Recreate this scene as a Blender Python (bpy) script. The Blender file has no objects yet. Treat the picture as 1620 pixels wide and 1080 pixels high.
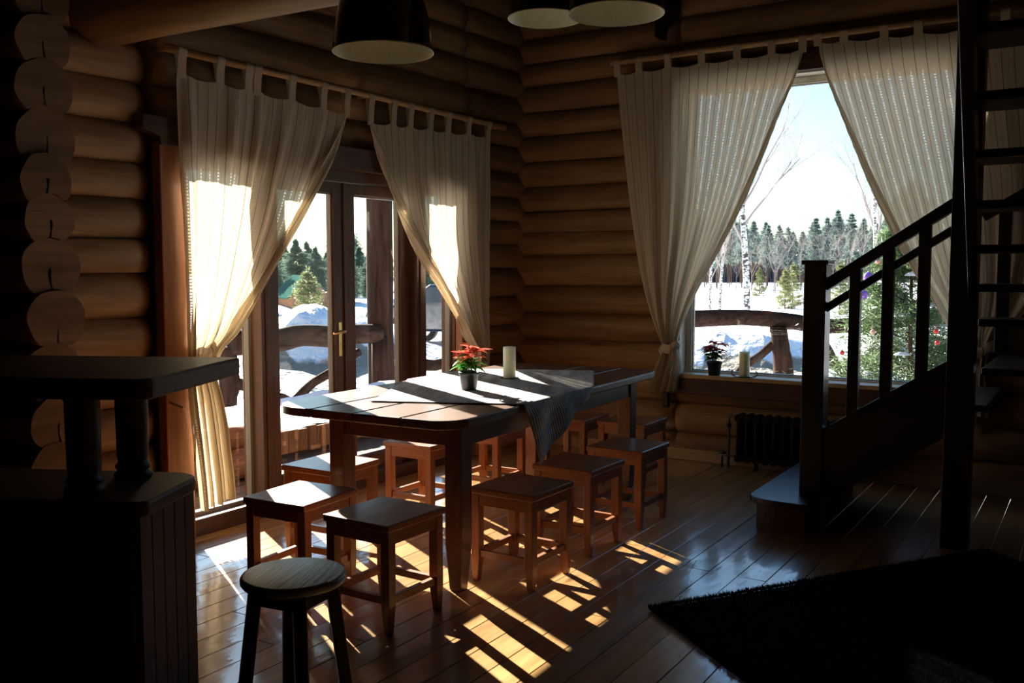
import bpy, bmesh, math, random
from mathutils import Vector, Matrix, noise
PI=math.pi
C=bpy.context.scene.collection
sc=bpy.context.scene
random.seed(7)
# ------------------------------------------------------------------ camera
F=1478.0; CAM=Vector((4.16,-6.75,1.46))
pitch=math.atan(113/F); yaw=math.radians(32.24)
FW=Vector((-math.sin(yaw)*math.cos(pitch),math.cos(yaw)*math.cos(pitch),-math.sin(pitch)))
RT=Vector((math.cos(yaw),math.sin(yaw),0)); UP=RT.cross(FW)
def ray(px,py): return FW+RT*((px-810)/F)+UP*((540-py)/F)
def on(px,py,ax,v):
    d=ray(px,py); t=(v-CAM[ax])/d[ax]; return CAM+d*t
def at(px,py,depth): return CAM+ray(px,py)*depth
cd=bpy.data.cameras.new('camera'); cam=bpy.data.objects.new('camera',cd); C.objects.link(cam)
cd.sensor_width=36; cd.lens=36*F/1620; cd.clip_end=2000; cd.clip_start=0.05
cam.location=CAM; cam.rotation_euler=(PI/2-pitch,0,yaw)
sc.camera=cam
sc.view_settings.view_transform='Standard'; sc.view_settings.look='None'
sc.view_settings.gamma=1; sc.view_settings.exposure=0.0
try: sc.view_settings.use_curve_mapping=False
except Exception: pass
try:
    sc.cycles.use_denoising=True
    sc.cycles.max_bounces=10; sc.cycles.transparent_max_bounces=24
    sc.cycles.diffuse_bounces=5; sc.cycles.glossy_bounces=4; sc.cycles.sample_clamp_indirect=6
except Exception: pass
# ------------------------------------------------------------------ materials
def mat(name):
    m=bpy.data.materials.new(name); m.use_nodes=True
    nt=m.node_tree; b=nt.nodes['Principled BSDF']; return m,nt,b
def N(nt,t,**k):
    n=nt.nodes.new(t)
    for a,v in k.items():
        if a in n.inputs.keys() if hasattr(n.inputs,'keys') else False: n.inputs[a].default_value=v
        else: setattr(n,a,v)
    return n
def simple(name,col,rough=.5,metal=0,coat=0,spec=None,bump=0,bscale=60):
    m,nt,b=mat(name); b.inputs['Base Color'].default_value=(*col,1)
    b.inputs['Roughness'].default_value=rough; b.inputs['Metallic'].default_value=metal
    if coat: b.inputs['Coat Weight'].default_value=coat; b.inputs['Coat Roughness'].default_value=.1
    if spec is not None: b.inputs['Specular IOR Level'].default_value=spec
    tc=N(nt,'ShaderNodeTexCoord'); n=N(nt,'ShaderNodeTexNoise'); n.inputs['Scale'].default_value=bscale
    nt.links.new(tc.outputs['Object'],n.inputs['Vector'])
    mx=N(nt,'ShaderNodeMix'); mx.data_type='RGBA'; mx.inputs[0].default_value=.5
    r=N(nt,'ShaderNodeMapRange'); r.inputs[3].default_value=.85; r.inputs[4].default_value=1.12
    nt.links.new(n.outputs[0],r.inputs[0])
    v=N(nt,'ShaderNodeHueSaturation'); v.inputs['Color'].default_value=(*col,1)
    nt.links.new(r.outputs[0],v.inputs['Value']); nt.links.new(v.outputs[0],b.inputs['Base Color'])
    if bump:
        bp=N(nt,'ShaderNodeBump'); bp.inputs['Strength'].default_value=bump; bp.inputs['Distance'].default_value=.01
        nt.links.new(n.outputs[0],bp.inputs['Height']); nt.links.new(bp.outputs[0],b.inputs['Normal'])
    return m
def wood(name,c1,c2,axis='x',rough=.45,coat=0.0,scale=1.0,bump=.15,island=.25,knots=True,coatr=.12,spec=.5):
    m,nt,b=mat(name); L=nt.links.new
    tc=N(nt,'ShaderNodeTexCoord'); mp=N(nt,'ShaderNodeMapping')
    s={'x':(1.2,14,14),'y':(14,1.2,14),'z':(14,14,1.2)}[axis]
    mp.inputs['Scale'].default_value=[a*scale for a in s]
    geo=N(nt,'ShaderNodeNewGeometry')
    sh=N(nt,'ShaderNodeVectorMath'); sh.operation='SCALE'
    sh.inputs[0].default_value=(37,19,53); L(geo.outputs['Random Per Island'],sh.inputs['Scale'])
    ad=N(nt,'ShaderNodeVectorMath'); L(tc.outputs['Object'],ad.inputs[0]); L(sh.outputs[0],ad.inputs[1])
    L(ad.outputs[0],mp.inputs[0])
    n1=N(nt,'ShaderNodeTexNoise'); n1.inputs['Scale'].default_value=1.6; n1.inputs['Detail'].default_value=6; n1.inputs['Roughness'].default_value=.62; n1.inputs['Distortion'].default_value=.6
    L(mp.outputs[0],n1.inputs['Vector'])
    n2=N(nt,'ShaderNodeTexNoise'); n2.inputs['Scale'].default_value=2.2; n2.inputs['Detail'].default_value=3
    L(ad.outputs[0],n2.inputs['Vector'])
    r=N(nt,'ShaderNodeValToRGB'); r.color_ramp.elements[0].position=.33; r.color_ramp.elements[1].position=.68
    r.color_ramp.elements[0].color=(*c1,1); r.color_ramp.elements[1].color=(*c2,1)
    L(n1.outputs[0],r.inputs[0])
    hv=N(nt,'ShaderNodeHueSaturation'); L(r.outputs[0],hv.inputs['Color'])
    a=N(nt,'ShaderNodeMath'); a.operation='MULTIPLY_ADD'; L(geo.outputs['Random Per Island'],a.inputs[0]); a.inputs[1].default_value=island; a.inputs[2].default_value=1-island/2
    a2=N(nt,'ShaderNodeMath'); a2.operation='MULTIPLY_ADD'; L(n2.outputs[0],a2.inputs[0]); a2.inputs[1].default_value=.5; a2.inputs[2].default_value=.75
    a3=N(nt,'ShaderNodeMath'); a3.operation='MULTIPLY'; L(a.outputs[0],a3.inputs[0]); L(a2.outputs[0],a3.inputs[1]); L(a3.outputs[0],hv.inputs['Value'])
    out=hv.outputs[0]
    if knots:
        vo=N(nt,'ShaderNodeTexVoronoi'); mp2=N(nt,'ShaderNodeMapping'); q=.45
        mp2.inputs['Scale'].default_value=[a_*scale for a_ in {'x':(1.6,5,5),'y':(5,1.6,5),'z':(5,5,1.6)}[axis]]
        L(ad.outputs[0],mp2.inputs[0]); L(mp2.outputs[0],vo.inputs['Vector']); vo.inputs['Scale'].default_value=1.0
        kr=N(nt,'ShaderNodeMapRange'); kr.inputs[1].default_value=.03; kr.inputs[2].default_value=.10; L(vo.outputs['Distance'],kr.inputs[0])
        mx=N(nt,'ShaderNodeMix'); mx.data_type='RGBA'; L(kr.outputs[0],mx.inputs[0]); mx.inputs[6].default_value=(c1[0]*.35,c1[1]*.3,c1[2]*.3,1); L(out,mx.inputs[7]); out=mx.outputs[2]
    L(out,b.inputs['Base Color']); b.inputs['Roughness'].default_value=rough; b.inputs['Specular IOR Level'].default_value=spec
    if coat: b.inputs['Coat Weight'].default_value=coat; b.inputs['Coat Roughness'].default_value=coatr
    bp=N(nt,'ShaderNodeBump'); bp.inputs['Strength'].default_value=bump; bp.inputs['Distance'].default_value=.004
    L(n1.outputs[0],bp.inputs['Height']); L(bp.outputs[0],b.inputs['Normal'])
    return m
def wood3(name,c1,c2,**k): return {a:wood(name+'_'+a,c1,c2,a,**k) for a in 'xyz'}
M={}
LOG=dict(rough=.6,scale=.7,bump=.5,island=.35)
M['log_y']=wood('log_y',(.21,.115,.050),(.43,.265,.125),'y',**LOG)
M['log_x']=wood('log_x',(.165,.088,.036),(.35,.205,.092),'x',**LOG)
M['log_end']=wood('log_end',(.19,.11,.055),(.38,.24,.13),'y',rough=.75,scale=.5,bump=.4,knots=False)
def floor_mat():
    m=wood('floor_varnish',(.35,.185,.062),(.56,.33,.13),'y',rough=.3,coat=1.0,scale=.8,bump=.05,island=.3,coatr=.09)
    nt=m.node_tree; b=nt.nodes['Principled BSDF']; L=nt.links.new
    tc=N(nt,'ShaderNodeTexCoord'); n=N(nt,'ShaderNodeTexNoise'); n.inputs['Scale'].default_value=5; n.inputs['Detail'].default_value=4
    mp=N(nt,'ShaderNodeMapping'); mp.inputs['Scale'].default_value=(2.2,.8,1); L(tc.outputs['Object'],mp.inputs[0]); L(mp.outputs[0],n.inputs['Vector'])
    bp=N(nt,'ShaderNodeBump'); bp.inputs['Strength'].default_value=.22; bp.inputs['Distance'].default_value=.012; L(n.outputs[0],bp.inputs['Height']); L(bp.outputs[0],b.inputs['Coat Normal'])
    r=N(nt,'ShaderNodeMapRange'); r.inputs[1].default_value=.35; r.inputs[2].default_value=.7; r.inputs[3].default_value=.05; r.inputs[4].default_value=.2; L(n.outputs[0],r.inputs[0]); L(r.outputs[0],b.inputs['Coat Roughness'])
    return m
M['floor']=floor_mat()
W_ST=wood3('stool_varnish',(.18,.052,.012),(.33,.105,.022),rough=.45,coat=.35,bump=.12,island=.15,scale=1.2,knots=False,coatr=.18)
W_TB=wood3('table_stain',(.075,.027,.011),(.15,.060,.025),rough=.45,coat=.4,bump=.2,island=.15,scale=1.0,coatr=.22)
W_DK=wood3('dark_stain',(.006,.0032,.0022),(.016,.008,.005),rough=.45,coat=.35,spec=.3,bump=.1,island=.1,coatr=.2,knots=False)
W_BAR=wood3('bar_stain',(.040,.013,.004),(.10,.032,.010),rough=.55,coat=.05,spec=.3,bump=.1,island=.1,coatr=.2,knots=False)
W_FR=wood3('frame_stain',(.040,.014,.006),(.095,.034,.013),rough=.5,coat=.12,bump=.15,island=.1,coatr=.25)
W_CS=wood3('casing_pine',(.24,.085,.026),(.38,.15,.05),rough=.5,coat=.15,bump=.2,island=.1)
W_LT=wood3('light_pine',(.42,.27,.13),(.62,.43,.24),rough=.5,bump=.15,island=.1)
W_RD=wood('weathered_seat',(.05,.034,.026),(.20,.15,.12),'y',rough=.45,coat=.35,scale=3.2,bump=1.0,island=.2,knots=False,coatr=.35)
W_RS=wood3('rustic_log',(.018,.010,.008),(.060,.033,.025),rough=.9,bump=.5,island=.2,scale=.8,spec=.05)
M['baseb']=W_LT['x']
W_WF=wood3('window_frame_pine',(.58,.50,.40),(.74,.67,.57),rough=.5,bump=.1,island=.1,knots=False)
M['black']=simple('black_enamel',(.012,.011,.012),.18,coat=.6)
M['cream']=simple('cream_enamel',(.80,.80,.64),.5)
M['iron']=simple('cast_iron',(.006,.0055,.0055),.65,bump=.3,spec=.3)
M['pipe']=simple('grey_pipe_paint',(.16,.15,.13),.4)
M['brass']=simple('brass',(.75,.50,.20),.28,metal=1)
M['rodwood']=W_LT
M['wax']=None
def wax():
    m,nt,b=mat('candle_wax'); b.inputs['Base Color'].default_value=(.80,.80,.62,1); b.inputs['Roughness'].default_value=.5
    b.inputs['Subsurface Weight'].default_value=.6; b.inputs['Subsurface Radius'].default_value=(.05,.045,.03); b.inputs['Subsurface Scale'].default_value=1
    return m
M['wax']=wax()
M['wick']=simple('wick',(.03,.025,.02),.9)
M['pot']=simple('black_plastic',(.014,.014,.014),.38)
M['soil']=simple('soil',(.03,.02,.012),.95,bump=1)
M['saucer']=simple('smoked_glass_plate',(.10,.10,.10),.15)
M['pewter']=simple('dull_pewter',(.12,.11,.10),.45,metal=.6)
def leafm(name,col,tr):
    m=bpy.data.materials.new(name); m.use_nodes=True; nt=m.node_tree; nt.nodes.clear(); L=nt.links.new
    o=N(nt,'ShaderNodeOutputMaterial'); d=N(nt,'ShaderNodeBsdfDiffuse'); t=N(nt,'ShaderNodeBsdfTranslucent'); g=N(nt,'ShaderNodeBsdfGlossy'); g.inputs['Roughness'].default_value=.4
    geo=N(nt,'ShaderNodeNewGeometry'); hv=N(nt,'ShaderNodeHueSaturation'); hv.inputs['Color'].default_value=(*col,1)
    mr=N(nt,'ShaderNodeMapRange'); mr.inputs[3].default_value=.65; mr.inputs[4].default_value=1.35; L(geo.outputs['Random Per Island'],mr.inputs[0]); L(mr.outputs[0],hv.inputs['Value'])
    L(hv.outputs[0],d.inputs[0]); L(hv.outputs[0],t.inputs[0])
    a=N(nt,'ShaderNodeMixShader'); a.inputs[0].default_value=tr; L(d.outputs[0],a.inputs[1]); L(t.outputs[0],a.inputs[2])
    c=N(nt,'ShaderNodeMixShader'); c.inputs[0].default_value=.04; L(a.outputs[0],c.inputs[1]); L(g.outputs[0],c.inputs[2]); L(c.outputs[0],o.inputs[0])
    return m
M['green']=leafm('poinsettia_leaf',(.06,.22,.035),.4)
M['red']=leafm('poinsettia_bract',(.72,.19,.12),.3)
M['darkred']=leafm('poinsettia_dark_bract',(.45,.03,.03),.35)
M['stem']=simple('plant_stem',(.15,.22,.06),.6)
M['needle']=leafm('pine_needles',(.12,.18,.13),.35)
M['needle_hazed']=leafm('hazed_distant_needles',(.15,.20,.18),.35)  # distance haze mixed into the needle colour as a paler tint
M['needle_lt']=leafm('young_pine_needles',(.19,.21,.09),.35)
M['needle_near']=leafm('near_pine_needles',(.11,.165,.075),.35)
M['bark']=simple('pine_bark',(.10,.065,.05),.9,spec=0,bump=.8,bscale=20)
M['greybark']=simple('grey_bark',(.17,.145,.145),.9,spec=0,bump=.8,bscale=20)
def birchm():
    m,nt,b=mat('birch_bark'); L=nt.links.new; tc=N(nt,'ShaderNodeTexCoord'); mp=N(nt,'ShaderNodeMapping'); mp.inputs['Scale'].default_value=(2.5,2.5,6)
    n=N(nt,'ShaderNodeTexNoise'); n.inputs['Scale'].default_value=2.2; n.inputs['Detail'].default_value=5; L(tc.outputs['Object'],mp.inputs[0]); L(mp.outputs[0],n.inputs['Vector'])
    r=N(nt,'ShaderNodeValToRGB'); r.color_ramp.elements[0].position=.44; r.color_ramp.elements[1].position=.52; r.color_ramp.elements[0].color=(.05,.04,.04,1); r.color_ramp.elements[1].color=(.62,.60,.57,1)
    L(n.outputs[0],r.inputs[0]); L(r.outputs[0],b.inputs['Base Color']); b.inputs['Roughness'].default_value=.8; return m
M['birch']=birchm()
M['twig']=simple('birch_twigs',(.34,.29,.27),.9,spec=0)
def glassm():
    m=bpy.data.materials.new('window_glass'); m.use_nodes=True; nt=m.node_tree; nt.nodes.clear(); L=nt.links.new
    o=N(nt,'ShaderNodeOutputMaterial'); t=N(nt,'ShaderNodeBsdfTransparent'); g=N(nt,'ShaderNodeBsdfGlossy'); g.inputs['Roughness'].default_value=.005
    t.inputs[0].default_value=(.965,.975,.975,1)
    f=N(nt,'ShaderNodeFresnel'); f.inputs[0].default_value=1.5; x=N(nt,'ShaderNodeMixShader')
    ge=N(nt,'ShaderNodeNewGeometry'); mm=N(nt,'ShaderNodeMath'); mm.operation='SUBTRACT'; mm.inputs[0].default_value=1; L(ge.outputs['Backfacing'],mm.inputs[1])
    m2=N(nt,'ShaderNodeMath'); m2.operation='MULTIPLY'; L(f.outputs[0],m2.inputs[0]); L(mm.outputs[0],m2.inputs[1])
    L(m2.outputs[0],x.inputs[0]); L(t.outputs[0],x.inputs[1]); L(g.outputs[0],x.inputs[2]); L(x.outputs[0],o.inputs[0]); return m
M['glass']=glassm()
def curtainm():
    m=bpy.data.materials.new('linen_stripe'); m.use_nodes=True; nt=m.node_tree; nt.nodes.clear(); L=nt.links.new
    def math_(op,a,b=None,c=None):
        n=N(nt,'ShaderNodeMath'); n.operation=op
        for i,v in enumerate((a,b,c)):
            if v is None: continue
            if isinstance(v,(int,float)): n.inputs[i].default_value=v
            else: L(v,n.inputs[i])
        return n.outputs[0]
    uv=N(nt,'ShaderNodeUVMap'); sp=N(nt,'ShaderNodeSeparateXYZ'); L(uv.outputs[0],sp.inputs[0])
    u=sp.outputs[0]; v=sp.outputs[1]
    f=math_('FRACT',math_('DIVIDE',u,.088))
    dline=math_('LESS_THAN',f,.055)
    c=math_('ABSOLUTE',math_('SUBTRACT',f,.52))
    lad=math_('LESS_THAN',c,.085)
    rung=math_('GREATER_THAN',math_('FRACT',math_('DIVIDE',v,.016)),.45)
    hem=math_('MULTIPLY',math_('GREATER_THAN',v,.20),math_('LESS_THAN',v,9))
    hole=math_('MULTIPLY',math_('MULTIPLY',lad,rung),hem)
    nz=N(nt,'ShaderNodeTexNoise'); nz.inputs['Scale'].default_value=180; nz.inputs['Detail'].default_value=2; L(uv.outputs[0],nz.inputs['Vector'])
    mix=N(nt,'ShaderNodeMix'); mix.data_type='RGBA'; mix.inputs[6].default_value=(.72,.65,.53,1); mix.inputs[7].default_value=(.16,.12,.09,1); L(dline,mix.inputs[0])
    hv=N(nt,'ShaderNodeHueSaturation'); L(mix.outputs[2],hv.inputs['Color']); L(math_('MULTIPLY_ADD',nz.outputs[0],.3,.85),hv.inputs['Value'])
    d=N(nt,'ShaderNodeBsdfDiffuse'); t=N(nt,'ShaderNodeBsdfTranslucent'); tr=N(nt,'ShaderNodeBsdfTransparent'); o=N(nt,'ShaderNodeOutputMaterial')
    tm=N(nt,'ShaderNodeMix'); tm.data_type='RGBA'; tm.blend_type='MULTIPLY'; tm.inputs[0].default_value=1; tm.inputs[7].default_value=(.98,.90,.76,1); L(hv.outputs[0],tm.inputs[6])
    L(hv.outputs[0],d.inputs[0]); L(tm.outputs[2],t.inputs[0])
    a=N(nt,'ShaderNodeMixShader'); L(math_('MULTIPLY_ADD',hole,.36,.28),a.inputs[0]); L(d.outputs[0],a.inputs[1]); L(t.outputs[0],a.inputs[2])
    b=N(nt,'ShaderNodeMixShader'); L(math_('MULTIPLY_ADD',hole,.13,.03),b.inputs[0]); L(a.outputs[0],b.inputs[1]); L(tr.outputs[0],b.inputs[2]); L(b.outputs[0],o.inputs[0])
    return m
M['curtain']=curtainm()
def clothm():
    m,nt,b=mat('woven_runner'); L=nt.links.new
    uv=N(nt,'ShaderNodeUVMap'); sp=N(nt,'ShaderNodeSeparateXYZ'); L(uv.outputs[0],sp.inputs[0])
    w=N(nt,'ShaderNodeTexWave'); w.inputs['Scale'].default_value=16; w.inputs['Distortion'].default_value=2; w.inputs['Detail'].default_value=2; w.bands_direction='Y'; L(uv.outputs[0],w.inputs['Vector'])
    n=N(nt,'ShaderNodeTexNoise'); n.inputs['Scale'].default_value=1.0; n.inputs['Detail'].default_value=3
    mp=N(nt,'ShaderNodeMapping'); mp.inputs['Scale'].default_value=(9,1.5,1); L(uv.outputs[0],mp.inputs[0]); L(mp.outputs[0],n.inputs['Vector'])
    r=N(nt,'ShaderNodeValToRGB'); e=r.color_ramp.elements; e[0].position=.35; e[1].position=.65; e[0].color=(.26,.23,.21,1); e[1].color=(.66,.60,.50,1)
    k=r.color_ramp.elements.new(.5); k.color=(.40,.39,.40,1)
    L(n.outputs[0],r.inputs[0]); L(r.outputs[0],b.inputs['Base Color']); b.inputs['Roughness'].default_value=.95
    bp=N(nt,'ShaderNodeBump'); bp.inputs['Strength'].default_value=.8; bp.inputs['Distance'].default_value=.003; L(w.outputs[0],bp.inputs['Height']); L(bp.outputs[0],b.inputs['Normal'])
    return m
M['cloth']=clothm()
M['rug']=simple('black_pile',(.010,.0095,.011),1.0,spec=.05)
def snowm():
    m,nt,b=mat('snow_and_mud'); L=nt.links.new
    tc=N(nt,'ShaderNodeTexCoord'); n=N(nt,'ShaderNodeTexNoise'); n.inputs['Scale'].default_value=.55; n.inputs['Detail'].default_value=7; n.inputs['Roughness'].default_value=.62
    mp=N(nt,'ShaderNodeMapping'); mp.inputs['Scale'].default_value=(1,1,.2); L(tc.outputs['Object'],mp.inputs[0]); L(mp.outputs[0],n.inputs['Vector'])
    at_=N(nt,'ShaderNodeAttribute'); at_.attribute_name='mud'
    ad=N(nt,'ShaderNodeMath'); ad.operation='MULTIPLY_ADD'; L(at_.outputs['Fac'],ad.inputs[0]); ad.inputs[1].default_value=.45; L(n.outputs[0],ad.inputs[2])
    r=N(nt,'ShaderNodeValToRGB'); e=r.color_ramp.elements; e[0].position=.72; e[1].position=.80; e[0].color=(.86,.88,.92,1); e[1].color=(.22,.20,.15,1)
    L(ad.outputs[0],r.inputs[0]); L(r.outputs[0],b.inputs['Base Color']); b.inputs['Roughness'].default_value=.7
    n2=N(nt,'ShaderNodeTexNoise'); n2.inputs['Scale'].default_value=4; n2.inputs['Detail'].default_value=6; L(tc.outputs['Object'],n2.inputs['Vector'])
    bp=N(nt,'ShaderNodeBump'); bp.inputs['Strength'].default_value=.9; bp.inputs['Distance'].default_value=.22; L(n2.outputs[0],bp.inputs['Height']); L(bp.outputs[0],b.inputs['Normal'])
    return m
M['snow']=snowm()
M['snowlump']=simple('clean_snow',(.86,.88,.92),.7,bump=.3,bscale=8)
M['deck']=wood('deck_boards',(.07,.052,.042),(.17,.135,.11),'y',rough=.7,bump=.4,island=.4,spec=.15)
M['carpaint']=simple('dark_car_paint',(.02,.025,.035),.2,coat=1)
M['carglass']=simple('car_glass',(.05,.07,.09),.08)
M['tyre']=simple('tyre_rubber',(.015,.015,.015),.8)
M['alloy']=simple('wheel_alloy',(.4,.4,.42),.3,metal=.8)
M['shedwall']=simple('brown_shed_boards',(.34,.17,.10),.9,spec=0,bscale=6)
M['shedroof']=simple('green_metal_roof',(.04,.10,.085),.9,spec=0,bscale=4)
M['bauble_red']=simple('red_bauble',(.6,.05,.04),.2,metal=.3)
M['bauble_purple']=simple('purple_bauble',(.25,.12,.55),.2,metal=.3)
M['bauble_gold']=simple('pink_gold_bauble',(.75,.35,.28),.2,metal=.3)
M['plaster']=simple('dark_ceiling_boards',(.025,.014,.008),.8,bscale=5)
def paint_deck_shade(m):  # shade on the outer deck boards, painted in by darkening their base colour
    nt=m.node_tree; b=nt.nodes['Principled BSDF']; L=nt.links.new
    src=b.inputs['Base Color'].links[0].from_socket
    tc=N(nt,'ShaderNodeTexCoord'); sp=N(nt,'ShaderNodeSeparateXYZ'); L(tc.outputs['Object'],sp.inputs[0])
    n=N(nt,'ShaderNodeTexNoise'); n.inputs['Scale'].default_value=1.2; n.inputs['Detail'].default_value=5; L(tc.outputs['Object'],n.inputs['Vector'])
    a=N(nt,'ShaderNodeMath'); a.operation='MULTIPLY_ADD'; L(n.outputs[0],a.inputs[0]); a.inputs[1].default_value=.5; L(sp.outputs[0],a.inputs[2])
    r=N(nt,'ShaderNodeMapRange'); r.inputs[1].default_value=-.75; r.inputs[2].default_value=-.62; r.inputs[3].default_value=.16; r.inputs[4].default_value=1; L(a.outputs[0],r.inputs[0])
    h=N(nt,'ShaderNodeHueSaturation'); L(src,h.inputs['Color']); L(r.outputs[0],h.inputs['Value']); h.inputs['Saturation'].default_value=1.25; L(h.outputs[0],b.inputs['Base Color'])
paint_deck_shade(M['deck'])
M['edging']=wood('edging_boards',(.10,.052,.03),(.26,.15,.09),'z',rough=.85,bump=.5,island=.6,spec=.1)
M['logs_out']=wood('cut_logs',(.10,.045,.025),(.26,.13,.075),'y',rough=.85,bump=.8,island=.4,spec=.1)
# ------------------------------------------------------------------ mesh building
class MB:
    def __init__(s): s.v=[]; s.f=[]; s.mi=[]; s.sm=[]; s.uv=None
    def add(s,vs,fs,mi=0,smooth=False):
        o=len(s.v); s.v+= [tuple(v) for v in vs]
        for f in fs: s.f.append([o+i for i in f]); s.mi.append(mi); s.sm.append(smooth)
    def box(s,a,b,mi=0,mx=None):
        x0,y0,z0=a; x1,y1,z1=b
        vs=[(x0,y0,z0),(x1,y0,z0),(x1,y1,z0),(x0,y1,z0),(x0,y0,z1),(x1,y0,z1),(x1,y1,z1),(x0,y1,z1)]
        if mx: vs=[mx@Vector(v) for v in vs]
        s.add(vs,[(0,3,2,1),(4,5,6,7),(0,1,5,4),(1,2,6,5),(2,3,7,6),(3,0,4,7)],mi)
    def bar(s,p,q,w,h,mi=0,up=(0,0,1)):
        p=Vector(p);q=Vector(q);d=(q-p).normalized();u=Vector(up)
        sd=d.cross(u)
        if sd.length<1e-4: sd=Vector((1,0,0))
        sd.normalize(); u=sd.cross(d)
        vs=[]
        for c in (p,q):
            for a,b in ((-1,-1),(1,-1),(1,1),(-1,1)): vs.append(c+sd*(a*w/2)+u*(b*h/2))
        s.add(vs,[(3,2,1,0),(4,5,6,7),(0,1,5,4),(1,2,6,5),(2,3,7,6),(3,0,4,7)],mi)
    def prism(s,poly,z0,z1,mi=0,mx=None,smooth=False):
        n=len(poly); vs=[(x,y,z0) for x,y in poly]+[(x,y,z1) for x,y in poly]
        if mx: vs=[mx@Vector(v) for v in vs]
        s.add(vs,[list(range(n))[::-1],list(range(n,2*n))]+[(i,(i+1)%n,n+(i+1)%n,n+i) for i in range(n)],mi,smooth)
    def tube(s,pts,rs,seg=10,mi=0,smooth=True,cap=True):
        pts=[Vector(p) for p in pts]
        if not hasattr(rs,'__len__'): rs=[rs]*len(pts)
        rings=[]; prev=None; base=len(s.v)
        for i,p in enumerate(pts):
            d=(pts[min(i+1,len(pts)-1)]-pts[max(i-1,0)]).normalized()
            if prev is None:
                a=d.orthogonal().normalized()
            else:
                a=prev-d*prev.dot(d)
                a=a.normalized() if a.length>1e-5 else d.orthogonal().normalized()
            prev=a; b=d.cross(a)
            rings.append([p+(a*math.cos(2*PI*k/seg)+b*math.sin(2*PI*k/seg))*rs[i] for k in range(seg)])
        vs=[v for r in rings for v in r]; fs=[]
        for i in range(len(pts)-1):
            for k in range(seg): fs.append((i*seg+k,i*seg+(k+1)%seg,(i+1)*seg+(k+1)%seg,(i+1)*seg+k))
        s.add(vs,fs,mi,smooth)
        if cap:
            o=base; s.f.append([o+k for k in range(seg)][::-1]); s.mi.append(mi); s.sm.append(False)
            o=base+(len(pts)-1)*seg; s.f.append([o+k for k in range(seg)]); s.mi.append(mi); s.sm.append(False)
    def lathe(s,prof,seg=32,mi=0,c=(0,0,0),smooth=True):
        vs=[];fs=[]
        for r,z in prof:
            for k in range(seg): vs.append((c[0]+r*math.cos(2*PI*k/seg),c[1]+r*math.sin(2*PI*k/seg),c[2]+z))
        for i in range(len(prof)-1):
            for k in range(seg): fs.append((i*seg+k,i*seg+(k+1)%seg,(i+1)*seg+(k+1)%seg,(i+1)*seg+k))
        s.add(vs,fs,mi,smooth)
    def build(s,name,mats,parent=None,bevel=0,loc=None):
        me=bpy.data.meshes.new(name); me.from_pydata(s.v,[],s.f)
        if not isinstance(mats,(list,tuple)): mats=[mats]
        for m in mats: me.materials.append(m)
        me.polygons.foreach_set('material_index',s.mi); me.polygons.foreach_set('use_smooth',s.sm)
        if s.uv:
            l=me.uv_layers.new(name='UVMap')
            for p in me.polygons:
                for li in p.loop_indices: l.data[li].uv=s.uv[me.loops[li].vertex_index]
        me.update()
        o=bpy.data.objects.new(name,me); C.objects.link(o)
        if loc: o.location=loc
        if parent: o.parent=parent
        if bevel:
            b=o.modifiers.new('bevel','BEVEL'); b.width=bevel; b.segments=2; b.limit_method='ANGLE'; b.angle_limit=math.radians(40)
        return o
def tag(o,label=None,cat=None,group=None,kind=None):
    if label: o['label']=label
    if cat: o['category']=cat
    if group: o['group']=group
    if kind: o['kind']=kind
    return o
def thing(name,label,cat,loc=(0,0,0),rotz=0,group=None,kind=None):
    o=bpy.data.objects.new(name,None); C.objects.link(o); o.empty_display_size=.1
    o.location=loc; o.rotation_euler=(0,0,rotz); return tag(o,label,cat,group,kind)
def dup(root,loc,rotz=0,label=None,group=None,scale=None):
    r=root.copy(); C.objects.link(r); r.location=loc; r.rotation_euler=(0,0,rotz)
    if label: r['label']=label
    if group: r['group']=group
    if scale: r.scale=scale
    def kids(a,b):
        for ch in list(a.children):
            c=ch.copy(); C.objects.link(c); c.parent=b; kids(ch,c)
    kids(root,r); return r
def fbm(x,y,z=0,s=1): return noise.noise(Vector((x*s,y*s,z*s)))
# ------------------------------------------------------------------ floor
mb=MB(); rr=random.Random(3)
bw=.14; nx=int(7.6/bw)
for i in range(nx+1):
    x=-.06+i*bw; y=-9.2-rr.random()*2
    while y<0.0:
        L=1.3+rr.random()*1.3; y1=min(y+L,0.0); y0=max(y,-9.2)
        if y1-y0>.05:
            g=.0012; t1=rr.uniform(-.0009,.0009); t2=rr.uniform(-.0009,.0009)
            a=(x+g,y0+g); b=(x+bw-g,y1-g); c=.0016
            vs=[(a[0],a[1],-.03),(b[0],a[1],-.03),(b[0],b[1],-.03),(a[0],b[1],-.03),
                (a[0],a[1],-.0022),(b[0],a[1],-.0022),(b[0],b[1],-.0022),(a[0],b[1],-.0022),
                (a[0]+c,a[1]+c,t1-.0005),(b[0]-c,a[1]+c,-t1-.0005),(b[0]-c,b[1]-c,t2-.0005),(a[0]+c,b[1]-c,-t2-.0005)]
            fs=[(0,3,2,1),(0,1,5,4),(1,2,6,5),(2,3,7,6),(3,0,4,7),(4,5,9,8),(5,6,10,9),(6,7,11,10),(7,4,8,11),(8,9,10,11)]
            mb.add(vs,fs)
        y=y1 if y1<0 else 1
tag(mb.build('floor',M['floor']),kind='structure')
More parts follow.
